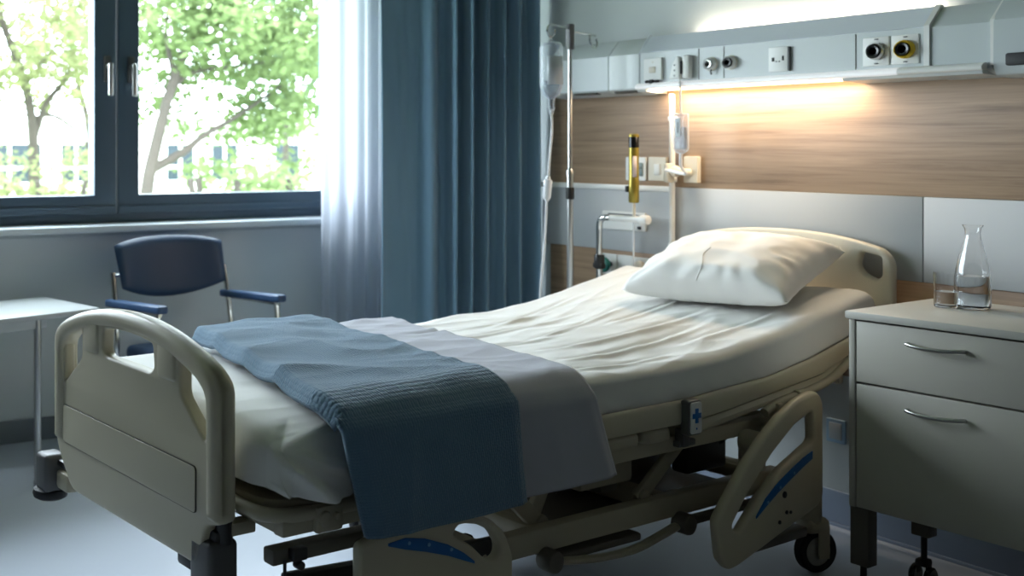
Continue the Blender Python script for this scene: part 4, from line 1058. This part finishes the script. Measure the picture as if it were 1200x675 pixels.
# infusion line
def LP(px, py, y=YP-.03): return at(px, py, y)
dl = thing('infusion_line', 'clear infusion tube with drip chamber running down from the bottle', 'tube', LP(640, 240)); DO = LP(640, 240)
M(DO).tube(catmull([LP(646, 128), LP(647, 150), LP(645, 175), LP(642.5, 205)], 8), .0045, 10).build('upper_tube', tube_m, dl)
p0, p1 = LP(642.5, 206), LP(640.5, 236)
M(DO).tube([p0, p0.lerp(p1, .12), p0.lerp(p1, .18), p0.lerp(p1, .86), p0.lerp(p1, .93), p1], [.008, .009, .0165, .0150, .010, .006], 20).build('drip_chamber', tube_m, dl)
M(DO).tube(catmull([LP(640.5, 236), LP(638.5, 280), LP(635, 320), LP(633, 356), LP(636, 420), LP(655, 450)], 8), .0045, 10).build('lower_tube', tube_m, dl)
# second bag hanging from the handset hook
sgx = 3.585
def SP(px, py): 
    d = FWD*FPX+RGT*(px-PX)-Vector((0, 0, 1))*(py-PY); return Vector((0, 0, EYE))+d*(sgx/d.x)
b2 = thing('infusion_bag', 'small clear infusion bag hanging below the handset against the wood panel', 'bag', SP(798, 155)); B2 = SP(798, 155)
bc = SP(798, 155); ya, yb = SP(806.5, 150).y, SP(789.5, 150).y; zA, zB = SP(798, 133).z, SP(798, 176).z
M(B2).plate(rounded([(ya, zA), (yb, zA), (yb, zB), ((ya+yb)/2+.012, zB-.014), ((ya+yb)/2-.012, zB-.014), (ya, zB)], .009), [], .020, .009, lambda a, b, d: Vector((sgx+d, a, b))).build('pouch', clear, b2)
M(B2).plate(rounded([(ya+.006, zA-.05), (yb-.006, zA-.05), (yb-.006, zB+.004), (ya+.006, zB+.004)], .006), [], .014, .006, lambda a, b, d: Vector((sgx+d, a, b))).build('fluid', fluid, b2)
M(B2).box((sgx-.0125, bc.y-.006, zB+.05), (sgx-.0105, bc.y+.016, zB+.12), .0008).build('label', label_m, b2)
M(B2).box((sgx-.0132, bc.y+.002, zB+.065), (sgx-.0120, bc.y+.006, zB+.105), .0003).build('label_print', dark_grey, b2)
M(B2).tube(catmull([Vector((3.612, 2.800, 1.560)), Vector((3.595, bc.y+.01, 1.50)), Vector((sgx, bc.y, zA))], 6), .0035, 8).build('cord', white_plastic, b2)
M(B2).tube(catmull([Vector((sgx, bc.y, zB-.01)), Vector((sgx+.005, bc.y+.004, zB-.06)), Vector((sgx+.05, bc.y+.02, zB-.09)), Vector((sgx+.075, 2.90, 1.21))], 6), .006, 10).build('outlet_tube', tube_m, b2)

# ================================================================== CHAIR
ch = thing('armchair', 'navy vinyl armchair with chrome tube frame in front of the window', 'chair', (2.205, 4.04, 0), math.radians(7))
def arc_pts(): pass
# local: x right (towards the curtain), y back (towards the window), front = -y
bk_ = M()
def bfn(sgn):
    def fn(a, b):
        x = (2*a-1); t = b
        hwid = .276+.012*t
        X = x*hwid*(1-.0*t)
        ztop_ = .905-.030*abs(x)**2.5; zbot_ = .640+.055*abs(x)**2.0
        Z = zbot_+(ztop_-zbot_)*t
        r_ = max(0.0, (1-abs(x)**10)*(1-abs(2*t-1)**8))**.5
        Y = .215+.05*(t-.3)-.045*(x*x)+sgn*.024*r_
        return Vector((X, Y, Z))
    return fn
bk_.grid(bfn(1), 30, 20); bk_.grid(bfn(-1), 30, 20); bk_.uv = None
bmq = bmesh.new(); vl = [bmq.verts.new(p) for p in bk_.v]
for q in bk_.f: bmq.faces.new([vl[i] for i in q])
bmesh.ops.remove_doubles(bmq, verts=bmq.verts[:], dist=.0008)
bk2 = M(); bk2.frombm(bmq); bk2.build('backrest', navy, ch, angle=60)
M().plate(rounded([(-.255, -.235), (.255, -.235), (.245, .20), (-.245, .20)], .05), [], .065, .024, lambda a, b, d: Vector((a, b, .435+d-.02*sm(.0, .2, b)))).build('seat', navy, ch)
for sg in (-1, 1):
    x = sg*.305
    M().plate(rounded([(x-.025, -.205), (x+.025, -.205), (x+.025, .215), (x-.025, .215)], .012), [], .032, .010, lambda a, b, d: Vector((a, b, .642+d+.010*(-b)/.2))).build('armrest', navy_arm, ch)
    # front leg rises to the arm, rear upright carries the backrest
    M().tube(catmull([(x, -.165, .640), (x, -.185, .40), (x, -.20, .012)], 6), .0125, 12).build('leg', chrome, ch)
    M().tube(catmull([(x*.97, .20, .76), (x*.985, .17, .62), (x, .15, .44), (x, .19, .25), (x, .25, .012)], 6), .0125, 12).build('leg', chrome, ch)
    M().cyl((x, -.185, .39), (x, .155, .39), .010).cyl((x, -.18, .628), (x*.985, .17, .622), .009).cyl((x*.97, .20, .745), (sg*.25, .215, .745), .008).build('side_bar', chrome, ch)
M().cyl((-.305, -.17, .385), (.305, -.17, .385), .010).cyl((-.305, .14, .385), (.305, .14, .385), .010).build('seat_bar', chrome, ch)

# ================================================================== SIDE TABLE
ta = math.radians(13)
tb = thing('side_table', 'low white side table with chrome legs below the window at the picture edge', 'table', (1.205, 4.02, 0), ta)
M().box((-.47, -.205, .638), (.47, .205, .660), .004).build('table_top', table_m, tb)
M().box((-.43, -.17, .600), (.24, .17, .638), .004).build('apron', table_m, tb)
for x in (-.40, .20):
    for y in (-.165, .165):
        M().cyl((x, y, .014), (x, y, .638), .014).knob((x, y, .0), (x, y, .02), .017).build('leg', steel, tb)

# ================================================================== LIGHT
W = bpy.data.worlds.new('World'); bpy.context.scene.world = W; W.use_nodes = True
bg = W.node_tree.nodes['Background']; bg.inputs['Color'].default_value = (.80, .91, 1.0, 1); bg.inputs['Strength'].default_value = 10.5
def lamp(name, kind, loc, rot, power, col, **k):
    l = bpy.data.lights.new(name, kind); l.energy = power; l.color = col
    for a, b in k.items(): setattr(l, a, b)
    o = bpy.data.objects.new(name, l); C.objects.link(o); o.location = loc; o.rotation_euler = rot; return o
lamp('sun', 'SUN', (0, -5, 10), (math.radians(48), math.radians(14), 0), 3.2, (1, .95, .86), angle=.02)
po = lamp('window_portal', 'AREA', ((OX0+OX1)/2, WY+.16, (OZ0+OZ1)/2), (math.radians(-90), 0, 0), 1, (1, 1, 1), shape='RECTANGLE', size=OX1-OX0, size_y=OZ1-OZ0)
po.data.cycles.is_portal = True
WARM = (1.0, .86, .68)
lamp('reading_lamp', 'AREA', (3.685, 2.58, 1.519), (0, math.radians(8), 0), 3.1, WARM, shape='RECTANGLE', size=.06, size_y=.74)
lamp('uplight', 'AREA', (3.728, 2.40, 1.712), (0, math.radians(180), 0), 1.7, (1, .86, .68), shape='RECTANGLE', size=.03, size_y=.84)

# ================================================================== CAMERA
cam = bpy.data.cameras.new('camera'); co_ = bpy.data.objects.new('camera', cam); C.objects.link(co_)
cam.sensor_width = 36; cam.lens = FPX/1200*36; cam.shift_x = (600-PX)/1200; cam.shift_y = -(337.5-PY)/1200
co_.location = (0, 0, EYE); co_.rotation_euler = (math.radians(90), 0, -YAW); cam.clip_start = .05
cam.dof.use_dof = True; cam.dof.focus_distance = 2.7; cam.dof.aperture_fstop = 3.0
sc = bpy.context.scene; sc.camera = co_
sc.view_settings.view_transform = 'Standard'; sc.view_settings.look = 'None'; sc.view_settings.gamma = 1; sc.view_settings.use_curve_mapping = False
sc.view_settings.exposure = 0.75
